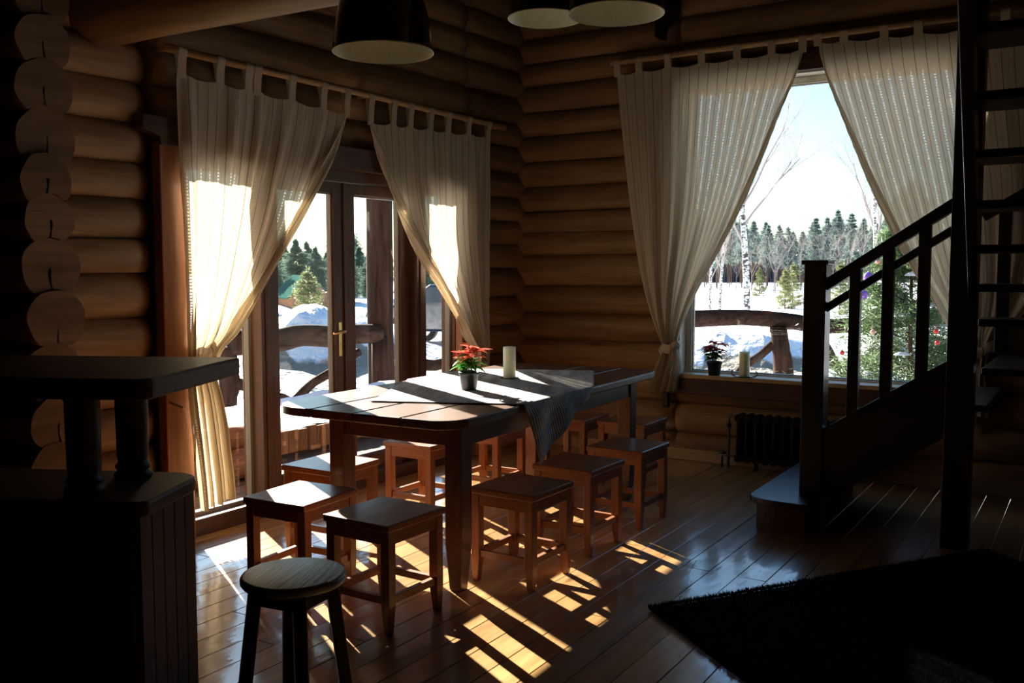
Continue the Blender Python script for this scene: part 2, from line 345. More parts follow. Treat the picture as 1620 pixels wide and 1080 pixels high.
# ------------------------------------------------------------------ log walls
def log_wall(name,axis,s0,s1,seams0,seams1,openings,mt,length_ref,extra=None):
    """axis 'y': wall on x=0 running along y, inside towards +x.  axis 'x': wall on y=0 running along x, inside towards -y."""
    mb=MB(); R=.135
    (ra,rb)=length_ref
    def P(s,d,z):  # d = inward offset (<=0 goes into the wall)
        return (d,s,z) if axis=='y' else (s,-d,z)
    for li in range(len(seams0)-1):
        def zz(s,k):
            t=(s-ra)/(rb-ra); return seams0[li+k]*(1-t)+seams1[li+k]*t
        cuts=[s0,s1]
        for (a,b,za,zb) in openings: cuts+= [a,b]
        cuts=sorted(set(c for c in cuts if s0<=c<=s1))
        for a,b in zip(cuts[:-1],cuts[1:]):
            mid=(a+b)/2; zl=zz(mid,0); zh=zz(mid,1); rngs=[(0.,1.)]
            for (oa,ob,za,zb) in openings:
                if oa-1e-6<=a and b<=ob+1e-6:
                    fa=(za-zl)/(zh-zl); fb=(zb-zl)/(zh-zl); nr=[]
                    for (p,q) in rngs:
                        if fa>p: nr.append((p,min(q,fa)))
                        if fb<q: nr.append((max(p,fb),q))
                    rngs=[(p,q) for p,q in nr if q-p>.02]
            for (p,q) in rngs:
                nseg=max(1,int((b-a)/.10)); K=10; vs=[]; fs=[]
                endA=any(abs(a-o[1])<1e-6 for o in openings) and (p,q)==(0.,1.)
                endB=any(abs(b-o[0])<1e-6 for o in openings) and (p,q)==(0.,1.)
                W=2*(K+1)
                for i in range(nseg+1):
                    s=a+(b-a)*i/nseg; zl=zz(s,0); zh=zz(s,1); hh=(zh-zl)/2; zc=(zl+zh)/2
                    cut=0
                    if endA: cut=max(cut,max(0,1-(s-a)/.14)**2*.07)
                    if endB: cut=max(cut,max(0,1-(b-s)/.14)**2*.07)
                    for side in (0,1):
                        for k in range(K+1):
                            f=p+(q-p)*(k/K if side==0 else 1-k/K)
                            z=zl+(zh-zl)*f; u=(z-zc)
                            Rr=max(R,hh*1.22); dd=math.sqrt(max(0,Rr*Rr-u*u))-Rr
                            nz=.007*fbm(s*1.3,li*3.7,z*2.5)+.003*fbm(s*5,li*3.7,z*6)
                            if side==0: vs.append(P(s,dd+nz-cut,z))
                            else: vs.append(P(s,-.27-dd,z))
                for i in range(nseg):
                    for k in range(W): fs.append((i*W+k,i*W+(k+1)%W,(i+1)*W+(k+1)%W,(i+1)*W+k))
                fs.append(list(range(W))[::-1]); fs.append([nseg*W+k for k in range(W)])
                mb.add(vs,fs,0,True)
                mb.sm[-1]=False; mb.sm[-2]=False
    if extra: extra(mb)
    return tag(mb.build(name,mt),kind='structure')
SR=[-.09,.12,.345,.565,.783,1.004,1.241,1.481,1.673,1.869,2.054,2.26,2.485,2.657,2.886,3.098,3.299,3.495,3.689,3.89,4.10,4.30]
SL=[-.09,.11,.33,.545,.76,.985,1.216,1.445,1.612,1.823,1.998,2.199,2.408,2.601,2.82,3.03,3.24,3.44,3.64,3.85,4.07,4.28]
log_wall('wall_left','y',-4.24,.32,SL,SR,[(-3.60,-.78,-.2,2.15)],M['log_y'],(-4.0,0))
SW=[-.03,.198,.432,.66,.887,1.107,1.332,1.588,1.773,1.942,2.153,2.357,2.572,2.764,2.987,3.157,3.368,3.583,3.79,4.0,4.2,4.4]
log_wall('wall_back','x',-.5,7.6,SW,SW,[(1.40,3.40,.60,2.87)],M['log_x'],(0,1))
# alcove wall : round log ends sticking out past the corner
mb=MB(); zc=[-.02,.19,.36,.545,.76,.99,1.234,1.466,1.684,1.858,2.047,2.262,2.46,2.66,2.87,3.07,3.28,3.49,3.7,3.9,4.1]
rad=[.13,.125,.12,.13,.135,.14,.138,.140,.118,.120,.140,.135,.128,.13,.13,.13,.13,.13,.13,.13,.13]
yo=[0,0,.01,-.01,.012,.0,.012,.004,.004,-.015,.006,.0,.0,.01,0,0,0,0,0,0,0]
for i,z in enumerate(zc):
    r=rad[i]; y0=-4.285+yo[i]; n=36; pts=[]
    ck=rr.uniform(-.25,.25)
    for k in range(n):
        a=-PI/2+2*PI*k/n; wob=1+.03*math.sin(3*a+i)+.015*math.sin(7*a+2*i)
        y=y0+r*wob*math.cos(a); zz_=z+r*wob*math.sin(a)
        if i>0:
            dy=y-(-4.285+yo[i-1]); rl=rad[i-1]*1.01
            if abs(dy)<rl:
                zt=zc[i-1]+math.sqrt(rl*rl-dy*dy)
                zz_=max(zz_,zt)
        pts.append((y,zz_))
    # drying crack as a real notch
    k0=0; yb,zb=pts[0]
    tip=(yb+ck*.05+rr.uniform(-.01,.01),zb+r*.55)
    prof=[(yb-.006,pts[0][1]),tip,(yb+.006,pts[0][1])]+pts[1:]
    xe=.15+.012*math.sin(i*2.3); nn=len(prof)
    xs=[-4.0,-1,xe]
    vs=[(x,p[0],p[1]) for x in xs for p in prof]
    fs=[]
    for j in range(len(xs)-1):
        for k in range(nn): fs.append((j*nn+k,j*nn+(k+1)%nn,(j+1)*nn+(k+1)%nn,(j+1)*nn+k))
    mb.add(vs,fs,0,True)
    o=len(mb.v)-nn
    # triangulated end face
    cidx=len(mb.v); mb.v.append((xe,y0,z+r*.1))
    for k in range(nn):
        mb.f.append([o+k,o+(k+1)%nn,cidx]) ; mb.mi.append(1); mb.sm.append(False)
tag(mb.build('wall_alcove',[M['log_x'],M['log_end']]),kind='structure')
# other walls and ceiling, out of view
mb=MB(); mb.box((-4.1,-9.4,-.05),(7.8,-9.2,4.45)); tag(mb.build('wall_front',M['plaster']),kind='structure')
mb=MB(); mb.box((7.55,-9.2,-.05),(7.75,.3,4.45)); tag(mb.build('wall_right',M['plaster']),kind='structure')
mb=MB(); mb.box((-4.3,-9.2,-.05),(-4.1,-4.1,4.45)); tag(mb.build('wall_alcove_end',M['plaster']),kind='structure')
mb=MB()
for i in range(60):
    x=-4.3+i*.2; mb.box((x+.003,-9.3,4.2),(x+.197,.35,4.26))
mb.box((-4.3,-9.4,4.26),(7.8,.5,4.4))
tag(mb.build('ceiling',M['plaster']),kind='structure')
mb=MB(); mb.box((-4.1,-9.2,-.05),(-.061,-4.2,-.001)); tag(mb.build('floor_alcove',M['floor']),kind='structure')
# baseboard on the window wall
mb=MB(); mb.box((.0,-.028,0),(7.5,.0,.09)); tag(mb.build('baseboard_back',M['baseb'],bevel=.006),kind='structure')
mb=MB(); mb.box((0,-.78,0),(.028,-.03,.09)); mb.box((0,-4.1,0),(.028,-3.62,.09)); tag(mb.build('baseboard_left',W_LT['y'],bevel=.006),kind='structure')
# log joist leaving the left wall
mb=MB(); bp=Vector((-.2,-3.885,2.735)); n=14
mb.tube([bp+Vector((i*.55,.012*math.sin(i),.01*math.sin(i*1.7)-.003*i)) for i in range(n)],[.19-.0005*i+.003*math.sin(i*2.1) for i in range(n)],28)
tag(mb.build('trim_1',M['log_x']),kind='structure')
# ------------------------------------------------------------------ glazed doors
d1=thing('door_1',None,None,kind='structure')
mb=MB(); mb.box((-.02,-3.615,0),(.045,-3.445,2.16)); mb.build('casing',W_CS['z'],d1,.006)
mb=MB(); mb.box((-.02,-.935,0),(.045,-.765,2.16)); mb.build('casing',W_CS['z'],d1,.006)
mb=MB() # lintel board with shaped ends
pr=[(-3.72,2.245),(-3.72,2.18),(-3.70,2.165),(-3.66,2.16),(-3.62,2.14),(-3.612,2.10),(-.768,2.10),(-.76,2.14),(-.72,2.16),(-.68,2.165),(-.66,2.18),(-.66,2.245)]
mb.prism([(y,z) for y,z in pr],-.02,.06,mx=Matrix(((0,0,1,0),(1,0,0,0),(0,1,0,0),(0,0,0,1)))); mb.build('lintel',W_FR['y'],d1,.005)
mb=MB(); mb.box((-.16,-3.60,-.02),(.02,-.78,.095)); mb.build('threshold',W_FR['y'],d1,.006)
mb=MB(); mb.box((-.14,-3.60,2.03),(.01,-.78,2.15)); mb.build('frame_head',W_FR['y'],d1,.004)
for y0,y1 in ((-3.60,-3.44),(-.94,-.78)):
    mb=MB(); mb.box((-.15,y0,.095),(-.02,y1,2.03)); mb.build('frame_jamb',W_FR['z'],d1,.004)
for y0,y1 in ((-2.935,-2.835),(-1.471,-1.365)):
    mb=MB(); mb.box((-.14,y0,.095),(.03,y1,2.03)); mb.box((.03,y0+.03,.095),(.04,y1-.03,2.03)); mb.build('mullion',W_FR['z'],d1,.004)
for y0,y1 in ((-3.44,-2.935),(-1.365,-.94)):
    mb=MB(); mb.box((-.085,y0,.095),(-.079,y1,2.03)); mb.build('pane',M['glass'],d1)
    mb=MB()
    for a,b in (((y0,.095),(y0+.02,2.03)),((y1-.02,.095),(y1,2.03)),((y0,.095),(y1,.115)),((y0,2.01),(y1,2.03))):
        mb.box((-.10,a[0],a[1]),(-.06,b[0],b[1]))
    mb.build('glazing_bead',M['pipe'],d1)
for li,(y0,y1,ya,yb) in enumerate(((-2.832,-2.155,-2.735,-2.250),(-2.151,-1.474,-2.050,-1.572))):
    leaf=MB()
    leaf.box((-.10,y0,.10),(-.035,ya,2.025)); leaf.box((-.10,yb,.10),(-.035,y1,2.025))
    leaf.box((-.10,ya,.10),(-.035,yb,.20)); leaf.box((-.10,ya,1.955),(-.035,yb,2.025))
    lf=leaf.build('door_leaf',W_FR['z'],d1,.003)
    mb=MB(); mb.box((-.072,ya,.20),(-.066,yb,1.955)); mb.build('pane',M['glass'],lf)
    mb=MB()
    for a,b in (((ya,.20),(ya+.012,1.955)),((yb-.012,.20),(yb,1.955)),((ya,.20),(yb,.212)),((ya,1.943),(yb,1.955))):
        mb.box((-.082,a[0],a[1]),(-.05,b[0],b[1]))
    mb.build('glazing_bead',M['pipe'],lf)
    if li==0:
        mb=MB(); yc=-2.205
        mb.box((-.035,yc-.014,.90),(-.029,yc+.014,1.12))
        mb.tube([(-.03,yc,1.06),(.015,yc,1.06),(.02,yc-.02,1.06),(.02,yc-.115,1.055)],[.009,.009,.009,.007],10)
        mb.lathe([(.0,0),(.007,.001),(.008,.02),(0,.022)],12,c=(-.032,yc,.96))
        mb.build('door_handle',M['brass'],lf,.001)
mb=MB(); mb.box((-.034,-2.166,.10),(-.022,-2.140,2.02)); mb.build('cover_strip',W_FR['z'],d1,.002)
# ------------------------------------------------------------------ window
w1=thing('window_1',None,None,kind='structure')
X0,X1,Z0,Z1=1.40,3.40,.60,2.87
def frame(mb,xa,xb,za,zb,y0,y1,t):
    mb.box((xa,y0,za),(xa+t,y1,zb)); mb.box((xb-t,y0,za),(xb,y1,zb)); mb.box((xa+t,y0,za),(xb-t,y1,za+t)); mb.box((xa+t,y0,zb-t),(xb-t,y1,zb))
mb=MB(); frame(mb,X0,X1,Z0,Z1,-.02,.27,.035); mb.build('window_lining',W_WF['x'],w1,.004)
mb=MB(); frame(mb,X0+.035,X1-.035,Z0+.035,Z1-.035,.10,.17,.05); mb.build('window_frame',W_WF['z'],w1,.004)
mb=MB(); mb.box((X0+.08,.132,Z0+.08),(X1-.08,.138,Z1-.08)); mb.build('pane',M['glass'],w1)
mb=MB(); frame(mb,X0+.08,X1-.08,Z0+.08,Z1-.08,.118,.15,.012); mb.build('glazing_bead',M['pipe'],w1)
mb=MB(); mb.box((X0-.06,-.075,.640),(X1+.06,.10,.672)); mb.build('window_sill',W_LT['x'],w1,.006)
mb=MB(); mb.box((X0-.10,-.055,.515),(X1+.10,.0,.640)); mb.build('window_apron',W_FR['x'],w1,.006)
mb=MB(); mb.box((X0-.085,-.05,.40),(X0-.045,.0,.515)); mb.box((X1+.045,-.05,.40),(X1+.085,.0,.515)); mb.build('apron_block',W_DK['z'],w1,.004)
for xa in (X0-.09,X1-.03):
    mb=MB(); mb.box((xa,-.04,.672),(xa+.12 if xa<2 else xa+.12,.0,2.86)) if False else mb.box((xa+(0 if xa<2 else .03),-.04,.672),(xa+(.09 if xa<2 else .12),.0,2.86)); mb.build('window_casing',W_FR['z'],w1,.004)
mb=MB(); mb.box((X0-.14,-.05,2.85),(X1+.14,.0,2.99)); mb.build('window_head',W_FR['x'],w1,.005)
# dark bracket high on the window wall
mb=MB(); mb.prism([(1.235,3.205),(1.280,3.20),(1.30,3.29),(1.385,3.36),(1.385,4.2),(1.235,4.2)],-.10,.02,mx=Matrix(((1,0,0,0),(0,0,1,0),(0,1,0,0),(0,0,0,1))))
tag(mb.build('trim_2',W_DK['z'],bevel=.004),kind='structure')
# ------------------------------------------------------------------ curtains
def cat(pts,t):
    n=len(pts)-1; x=t*n; i=min(int(x),n-1); f=x-i
    p0=pts[max(i-1,0)];p1=pts[i];p2=pts[i+1];p3=pts[min(i+2,n)]
    return .5*((2*p1)+(p2-p0)*f+(2*p0-5*p1+4*p2-p3)*f*f+(3*p1-p0-3*p2+p3)*f*f*f)
def curtain(label,ax,off,rows,tabs,rodfn,zrod,width,folds,seed,amp=(.016,.03),tie=None,tail=None,group=None,sgn=1,back=(0,.2)):
    """rows: list of (outer px, inner px) down the curtain. ax 0 -> hangs on plane x=off, ax 1 -> plane y=off."""
    root=thing('curtain',label,'curtain',(0,0,0),group=group)
    O=[on(*a,ax,off) for a,b in rows]; I=[on(*b,ax,off) for a,b in rows]
    sx=1 if ax==0 else 0
    NU,NV=170,90; rn=random.Random(seed); ph=[rn.uniform(0,6.28) for _ in range(6)]
    wtop=(O[0]-I[0]).length
    tp=sorted([abs(t-O[0][sx])/max(1e-6,abs(I[0][sx]-O[0][sx])) for t in tabs])
    mb=MB(); uv=[]
    for j in range(NV+1):
        v=j/NV; a=cat(O,v); b=cat(I,v); w=(a-b).length; comp=min(1,max(0,1-w/wtop))
        for i in range(NU+1):
            u=i/NU
            fb=back[0]+(back[1]-back[0])*min(1,v/.55)   # share of the width folded back on itself
            if v>.62: fb*=max(.75 if back[1]>.3 else 0,1-(v-.62)/.25)
            um=1-fb*.55
            lay=0.
            if u<=um: pu=u/um
            else: pu=1-(u-um)*1.0; lay=min(1,(u-um)/.04)
            p=a.lerp(b,pu)
            # tab scallops on the top edge
            if v<.18:
                lo=max([t for t in tp if t<=u+1e-6],default=0); hi=min([t for t in tp if t>=u-1e-6],default=1)
                g=0 if hi-lo<1e-4 else math.sin(PI*(u-lo)/(hi-lo))
                p.z-= g*min(.022,.10*(hi-lo)*width)*(1-v/.18)
            A=amp[0]*(1-comp)+amp[1]*comp
            A*= .35+.65*min(1,v*6)
            q=u+.03*math.sin(2*PI*u*2+ph[0])*(1-comp*.5)
            nrm=A*(math.sin(2*PI*folds*q+ph[1]+1.2*math.sin(v*3+ph[2])*(1-comp))*.7+.45*math.sin(2*PI*folds*1.93*q+ph[3]+v*2)+.3*math.sin(2*PI*folds*.47*q+ph[4]-v*2.2))
            nrm+=.020*lay
            nrm+=.004*noise.noise(Vector((u*30,v*14,seed)))
            if ax==0: p.x+= nrm
            else: p.y-= nrm
            mb.v.append(tuple(p)); uv.append((u*width,v*2.4+ .0))
    for j in range(NV):
        for i in range(NU):
            k=j*(NU+1)+i; mb.f.append([k,k+1,k+NU+2,k+NU+1]); mb.mi.append(0); mb.sm.append(True)
    mb.uv=uv; mb.build('drape',M['curtain'],root)
    # tabs looping over the rod
    for n_,t in enumerate(tabs):
        tw=.026; base=O[0].z+(I[0].z-O[0].z)*min(1,max(0,abs(t-O[0][sx])/max(1e-6,abs(I[0][sx]-O[0][sx]))))
        tb=MB(); zr=zrod(t); ro=.024
        prof=[( .004,base-.03),(.010,(base+zr)/2)]+[(ro*math.cos(a),zr+ro*math.sin(a)) for a in [i*PI/8 for i in range(9)]]+[(-.012,(base+zr)/2),(-.004,base-.03)]
        uv2=[]
        for (d,z) in prof:
            for s_ in (-tw,tw):
                lean=0
                if ax==0: tb.v.append((off+d,t+s_,z))
                else: tb.v.append((t+s_,off-d,z))
                uv2.append((.03+(s_+tw),9.5))
        for k in range(len(prof)-1): tb.f.append([2*k,2*k+1,2*k+3,2*k+2]); tb.mi.append(0); tb.sm.append(True)
        tb.uv=uv2; tb.build('tab',M['curtain'],root)
    if tie:
        (tx,ty,rw,rh)=tie; c=on(tx,ty,ax,off); tb=MB(); pts=[];uv3=[]
        K=24
        for k in range(K+1):
            a=2*PI*k/K
            s_=math.cos(a)*rw; d=math.sin(a)*.055
            pts.append((s_,d))
        for r_ in range(5):
            zz_=(r_/4-.5)*rh; bul=1-.25*abs(r_/2-1)**2
            for k,(s_,d) in enumerate(pts):
                s2=s_*bul; d2=d*bul; z2=zz_+.012*math.sin(k*.9)+ s_*.25
                tb.v.append((c.x+d2,c.y+s2,c.z+z2) if ax==0 else (c.x+s2,c.y-d2,c.z+z2)); uv3.append((k*.02,r_*.02+9.2))
        for r_ in range(4):
            for k in range(K): a=r_*(K+1)+k; tb.f.append([a,a+1,a+K+2,a+K+1]); tb.mi.append(0); tb.sm.append(True)
        tb.uv=uv3; tb.build('tie_band',M['curtain'],root)
    return root
ZL=lambda y:2.585; ZR=lambda x:3.058
XL=.10; YR=-.10
def tabsL(pxs): return [on(p,84+(p-244)*.2189,0,XL).y for p in pxs]
def tabsR(pxs): return [on(p,104-(p-976)*.131,1,YR).x for p in pxs]
curtain('cream striped linen curtain left of the glazed doors, gathered behind the bar top',0,XL,
 [((279,112),(552,178)),((281,160),(541,212)),((284,215),(522,258)),((287,270),(500,305)),((291,325),(477,352)),((294,380),(450,400)),((296,430),(425,445)),((297,480),(398,487)),((298,520),(372,525)),((299,555),(344,556)),((298,590),(338,592)),((300,625),(347,625)),((304,665),(356,668)),((309,710),(361,710)),((314,755),(366,750)),((319,808),(369,786))],
 tabsL([286,347,392,406,461,511,548]),None,lambda t:2.585,1.75,6,1,back=(.02,.42),amp=(.015,.040),tie=(320,556,.085,.06),group=None)
curtain('cream striped linen curtain right of the glazed doors, drawn towards the room corner',0,XL,
 [((777,215),(583,190)),((776,262),(593,228)),((776,310),(604,272)),((775,355),(618,315)),((774,400),(638,360)),((774,440),(662,405)),((773,480),(687,445)),((774,520),(713,487)),((775,552),(737,530)),((774,580),(752,560)),((776,605),(748,590)),((778,640),(738,625)),((780,680),(730,665))],
 tabsL([586,622,649,681,709,741,772]),None,lambda t:2.585,1.7,6,2,back=(.02,.42),amp=(.014,.035),tie=(763,575,.05,.05))
curtain('cream striped linen curtain on the left side of the big window, knotted low down',1,YR,
 [((975,116),(1273,76)),((979,170),(1258,122)),((985,230),(1238,170)),((991,290),(1217,225)),((998,345),(1193,285)),((1006,400),(1163,350)),((1016,450),(1130,412)),((1028,495),(1101,465)),((1040,530),(1082,508)),((1047,552),(1072,545)),((1040,570),(1076,572)),((1030,595),(1074,592)),((1022,622),(1070,618))],
 tabsR([977,1011,1057,1110,1166,1221,1270]),None,lambda t:3.055,1.7,5,3,back=(.0,.16),amp=(.0035,.034),tie=(1059,550,.085,.07))
curtain('cream striped linen curtain on the right side of the big window, behind the stair rail',1,YR,
 [((1690,30),(1292,66)),((1690,90),(1306,118)),((1690,150),(1326,172)),((1690,210),(1348,228)),((1690,270),(1371,285)),((1685,330),(1394,335)),((1675,390),(1418,385)),((1655,440),(1446,432)),((1625,490),(1477,480)),((1585,530),(1503,525)),((1565,560),(1525,558)),((1560,600),(1515,600)),((1565,660),(1505,655))],
 tabsR([1294,1335,1399,1453,1525,1591,1660]),None,lambda t:3.055,1.8,5,4,back=(.0,.16),amp=(.0035,.032),tie=(1545,556,.12,.07))
# rods
mb=MB(); mb.tube([(XL,-3.62,2.583),(XL,-2.0,2.587),(XL,-.42,2.585)],.021,14); r_=thing('curtain_rod','pale wooden curtain rod over the glazed doors','curtain rod'); mb.build('rod',W_LT['y'],r_)
for y in (-3.57,-2.03,-.46):
    mb=MB(); mb.tube([(-.03,y,2.585),(XL-.005,y,2.585)],.012,8); mb.build('bracket',W_LT['x'],r_)
mb=MB(); mb.tube([(.87,YR,3.055),(2.4,YR,3.058),(4.02,YR,3.055)],.021,14); r_=thing('curtain_rod','pale wooden curtain rod over the big window','curtain rod'); mb.build('rod',W_LT['x'],r_)
for x in (.93,2.40,3.95):
    mb=MB(); mb.tube([(x,.03,3.055),(x,YR+.005,3.055)],.012,8); mb.build('bracket',W_LT['y'],r_)
mb=MB(); mb.tube([(-.02,-3.60,.775),(.05,-3.59,.765),(.13,-3.575,.74)],[.008,.007,.009],8)
tag(mb.build('curtain_hook',W_LT['x']),'small wooden curtain hook peg on the left casing of the glazed doors','hook')
# ------------------------------------------------------------------ table
TX,TY,TR=1.20,-2.275,math.radians(2.2)
tb=thing('dining_table','long plank dining table with bowed ends in the middle of the room','table',(TX,TY,0),TR)
hw=.555
def topx(y):  # end outline: bowed ends
    return y
def bows(x):
    a=abs(x); r=.12+.07*(x<0); e=max(0,min(r,a-(hw-r)))
    return 1.247-.012*(a/hw)**2-(r-math.sqrt(r*r-e*e))
seams=[-hw,-.257,.005,.277,hw]
mb=MB()
for a,b in zip(seams[:-1],seams[1:]):
    g=.0045; pts=[]
    aa=a+(g if a>-hw else 0); bb=b-(g if b<hw else 0); n=16
    def corner(x):
        e=bows(x); 
        return e
    for k in range(n+1):
        x=aa+(bb-aa)*k/n; pts.append((x,-corner(x)))
    for k in range(n+1):
        x=bb+(aa-bb)*k/n; pts.append((x,corner(x)))
    mb.prism(pts,.757,.80)
mb.build('tabletop',W_TB['y'],tb,.006)
lxs={-1:-.195,1:.482}; lys={-1:-1.087,1:.853}
for sx in (-1,1):
    for sy in (-1,1):
        mb=MB(); w=.045
        prof=[(0,.030),(.22,.045),(.757,.045)]; vs=[];fs=[]
        cx,cy=lxs[sx],lys[sy]
        for z,q in prof:
            ox=sx*(w-q)*-.3; oy=sy*(w-q)*-.3
            vs+=[(cx-q+ox,cy-q+oy,z),(cx+q+ox,cy-q+oy,z),(cx+q+ox,cy+q+oy,z),(cx-q+ox,cy+q+oy,z)]
        for i in range(2):
            for k in range(4): fs.append((i*4+k,i*4+(k+1)%4,(i+1)*4+(k+1)%4,(i+1)*4+k))
        fs+=[(3,2,1,0),(8,9,10,11)]; mb.add(vs,fs); mb.build('leg',W_TB['z'],tb,.004)
for sx in (-1,1):
    mb=MB(); mb.box((lxs[sx]+sx*.02-.014,lys[-1]+.046,.667),(lxs[sx]+sx*.02+.014,lys[1]-.046,.7565)); mb.build('apron',W_TB['y'],tb,.003)
for sy in (-1,1):
    mb=MB(); mb.box((lxs[-1]+.046,lys[sy]+sy*.02-.014,.667),(lxs[1]-.046,lys[sy]+sy*.02+.014,.7565)); mb.build('apron',W_TB['x'],tb,.003)
# tablecloth
Lc=Vector((1.082,-3.20)); Tc=Vector((2.10,-2.745)); Rc=Vector((1.375,-1.33)); Bc=Lc+Rc-Tc
mb=MB(); uv=[]; NA,NB=90,110
er=Vector((math.cos(TR),math.sin(TR))); et=Vector((-math.sin(TR),math.cos(TR))); tc0=Vector((TX,TY))
for j in range(NB+1):
    for i in range(NA+1):
        s,t=i/NA,j/NB
        p=Lc.lerp(Tc,s)+(Rc-Tc)*t
        wob=.006*noise.noise(Vector((s*14,t*14,2)))
        if i in(0,NA) or j in (0,NB): p=p+Vector((wob,wob))*.8
        q=p-tc0; lxx=q.dot(er); lyy=q.dot(et); z=.8035+.0022*max(0,noise.noise(Vector((s*9,t*9,5))))
        edge=hw+.003
        if abs(lxx)>edge:
            sg=1 if lxx>0 else -1; e=abs(lxx)-edge; r0=.012
            arc=r0*PI/2
            if e<arc: th=e/r0; lx2=edge+r0*math.sin(th); z=.8035-r0*(1-math.cos(th))
            else:
                h=e-arc; z=.8035-r0-h; lx2=edge+r0+ (.012+.5*min(h,.05))*0.0+ .22*h*0 + .010*math.sin(lyy*22)*min(1,h/.06)+.012*min(1,h/.05)
            lxx=sg*lx2
        P2=tc0+er*lxx+et*lyy
        mb.v.append((P2.x,P2.y,z)); uv.append((s*1.11,t*1.57))
for j in range(NB):
    for i in range(NA):
        k=j*(NA+1)+i; mb.f.append([k,k+1,k+NA+2,k+NA+1]); mb.mi.append(0); mb.sm.append(True)
mb.uv=uv; o=mb.build('tablecloth',M['cloth']); so=o.modifiers.new('solid','SOLIDIFY'); so.thickness=.0025; so.offset=1
tag(o,'grey and white woven cloth laid cornerwise on the dining table, one corner hanging','tablecloth')
# ------------------------------------------------------------------ stools
def square_stool(label,loc,rz):
    t=thing('stool',label,'stool',(*loc,0),rz,None)
    w,d=.178,.188
    mb=MB()
    mb.box((-w,-d,.420),(w,d,.45))
    mb.build('seat',W_ST['y'],t,.005)
    lx,ly=.148,.156
    for sx in (-1,1):
        for sy in (-1,1):
            mb=MB(); q0=.022; vs=[];fs=[]
            for z,q in ((0,.014),(.115,.022),(.4198,.022)):
                ox=-sx*(q0-q)*.0; cx,cy=sx*lx+sx*(q0-q)*.4,sy*ly+sy*(q0-q)*.4
                vs+=[(cx-q,cy-q,z),(cx+q,cy-q,z),(cx+q,cy+q,z),(cx-q,cy+q,z)]
            for i in range(2):
                for k in range(4): fs.append((i*4+k,i*4+(k+1)%4,(i+1)*4+(k+1)%4,(i+1)*4+k))
            fs+=[(3,2,1,0),(8,9,10,11)]; mb.add(vs,fs); mb.build('leg',W_ST['z'],t,.003)
    for sx in (-1,1):
        mb=MB(); mb.box((sx*(lx+.008)-.011,-ly+.0225,.365),(sx*(lx+.008)+.011,ly-.0225,.4198)); mb.build('apron',W_ST['y'],t,.002)
        mb=MB(); mb.box((sx*lx-.012,-ly+.0225,.118),(sx*lx+.012,ly-.0225,.150)); mb.build('stretcher',W_ST['y'],t,.002)
    for sy in (-1,1):
        mb=MB(); mb.box((-lx+.0225,sy*(ly+.008)-.011,.365),(lx-.0225,sy*(ly+.008)+.011,.4198)); mb.build('apron',W_ST['x'],t,.002)
        mb=MB(); mb.box((-lx+.0225,sy*ly-.012,.118),(lx-.0225,sy*ly+.012,.150)); mb.build('stretcher',W_ST['x'],t,.002)
    return t
SG='square wooden stools around the dining table'
st=[('square brown stool at the near end of the table, its seat almost all in sunlight',(1.112,-3.715),4),
    ('square brown stool directly behind the round stool, one seat corner in sun',(1.64,-3.757),-1),
    ('square brown stool nearest the glass doors, behind the near left table leg',(.75,-3.135),2),
    ('square brown stool on the door side, second from the near end, seat half sunlit',(.765,-2.335),0),
    ('square brown stool on the room side, right beside the near table leg',(1.87,-3.03),-1),
    ('square brown stool in the middle of the three on the room side of the table',(1.853,-2.43),-1),
    ('square brown stool farthest back of the three on the room side of the table',(1.86,-1.83),-1),
    ('square brown stool on the door side beneath the table, seen past the near right leg',(.825,-1.735),2),
    ('square brown stool at the far door side, partly behind the hanging cloth corner',(1.07,-1.02),0),
    ('square brown stool at the far end of the table, closest to the radiator',(1.49,-.98),0)]
s0=square_stool(st[0][0],st[0][1],math.radians(st[0][2])); s0['group']=SG
for l,p,a in st[1:]: dup(s0,(*p,0),math.radians(a),l,SG)
# round stool
rc=on(464.5,905,2,.58)
rs=thing('round_stool','dark round weathered wooden stool in the foreground','stool',(rc.x,rc.y,0),math.radians(20))
mb=MB(); R_=.152
mb.lathe([(0,.548),(R_-.02,.548),(R_-.006,.552),(R_,.56),(R_,.572),(R_-.004,.578),(R_-.012,.58),(0,.58)],48)
mb.build('seat',W_RD,rs)
for k in range(4):
    a=math.radians(45+90*k-12); dx,dy=math.cos(a),math.sin(a)
    mb=MB(); p=Vector((dx*.108,dy*.108,.548)); q=Vector((dx*.175,dy*.175,0)); u=Vector((dx,dy,0))
    s_=Vector((-dy,dx,0)); vs=[]
    for c in (q,p):
        for A,B in ((-1,-1),(1,-1),(1,1),(-1,1)): vs.append(c+s_*A*.019+u*B*.019)
    mb.add(vs,[(3,2,1,0),(4,5,6,7),(0,1,5,4),(1,2,6,5),(2,3,7,6),(3,0,4,7)])
    mb.build('leg',W_DK['z'],rs,.004)
mb=MB()
for k in range(4):
    a=math.radians(45+90*k-12); b=a+PI/2
    mb.bar((math.cos(a)*.108,math.sin(a)*.108,.522),(math.cos(b)*.108,math.sin(b)*.108,.522),.02,.05)
mb.build('apron',W_DK['x'],rs,.002)
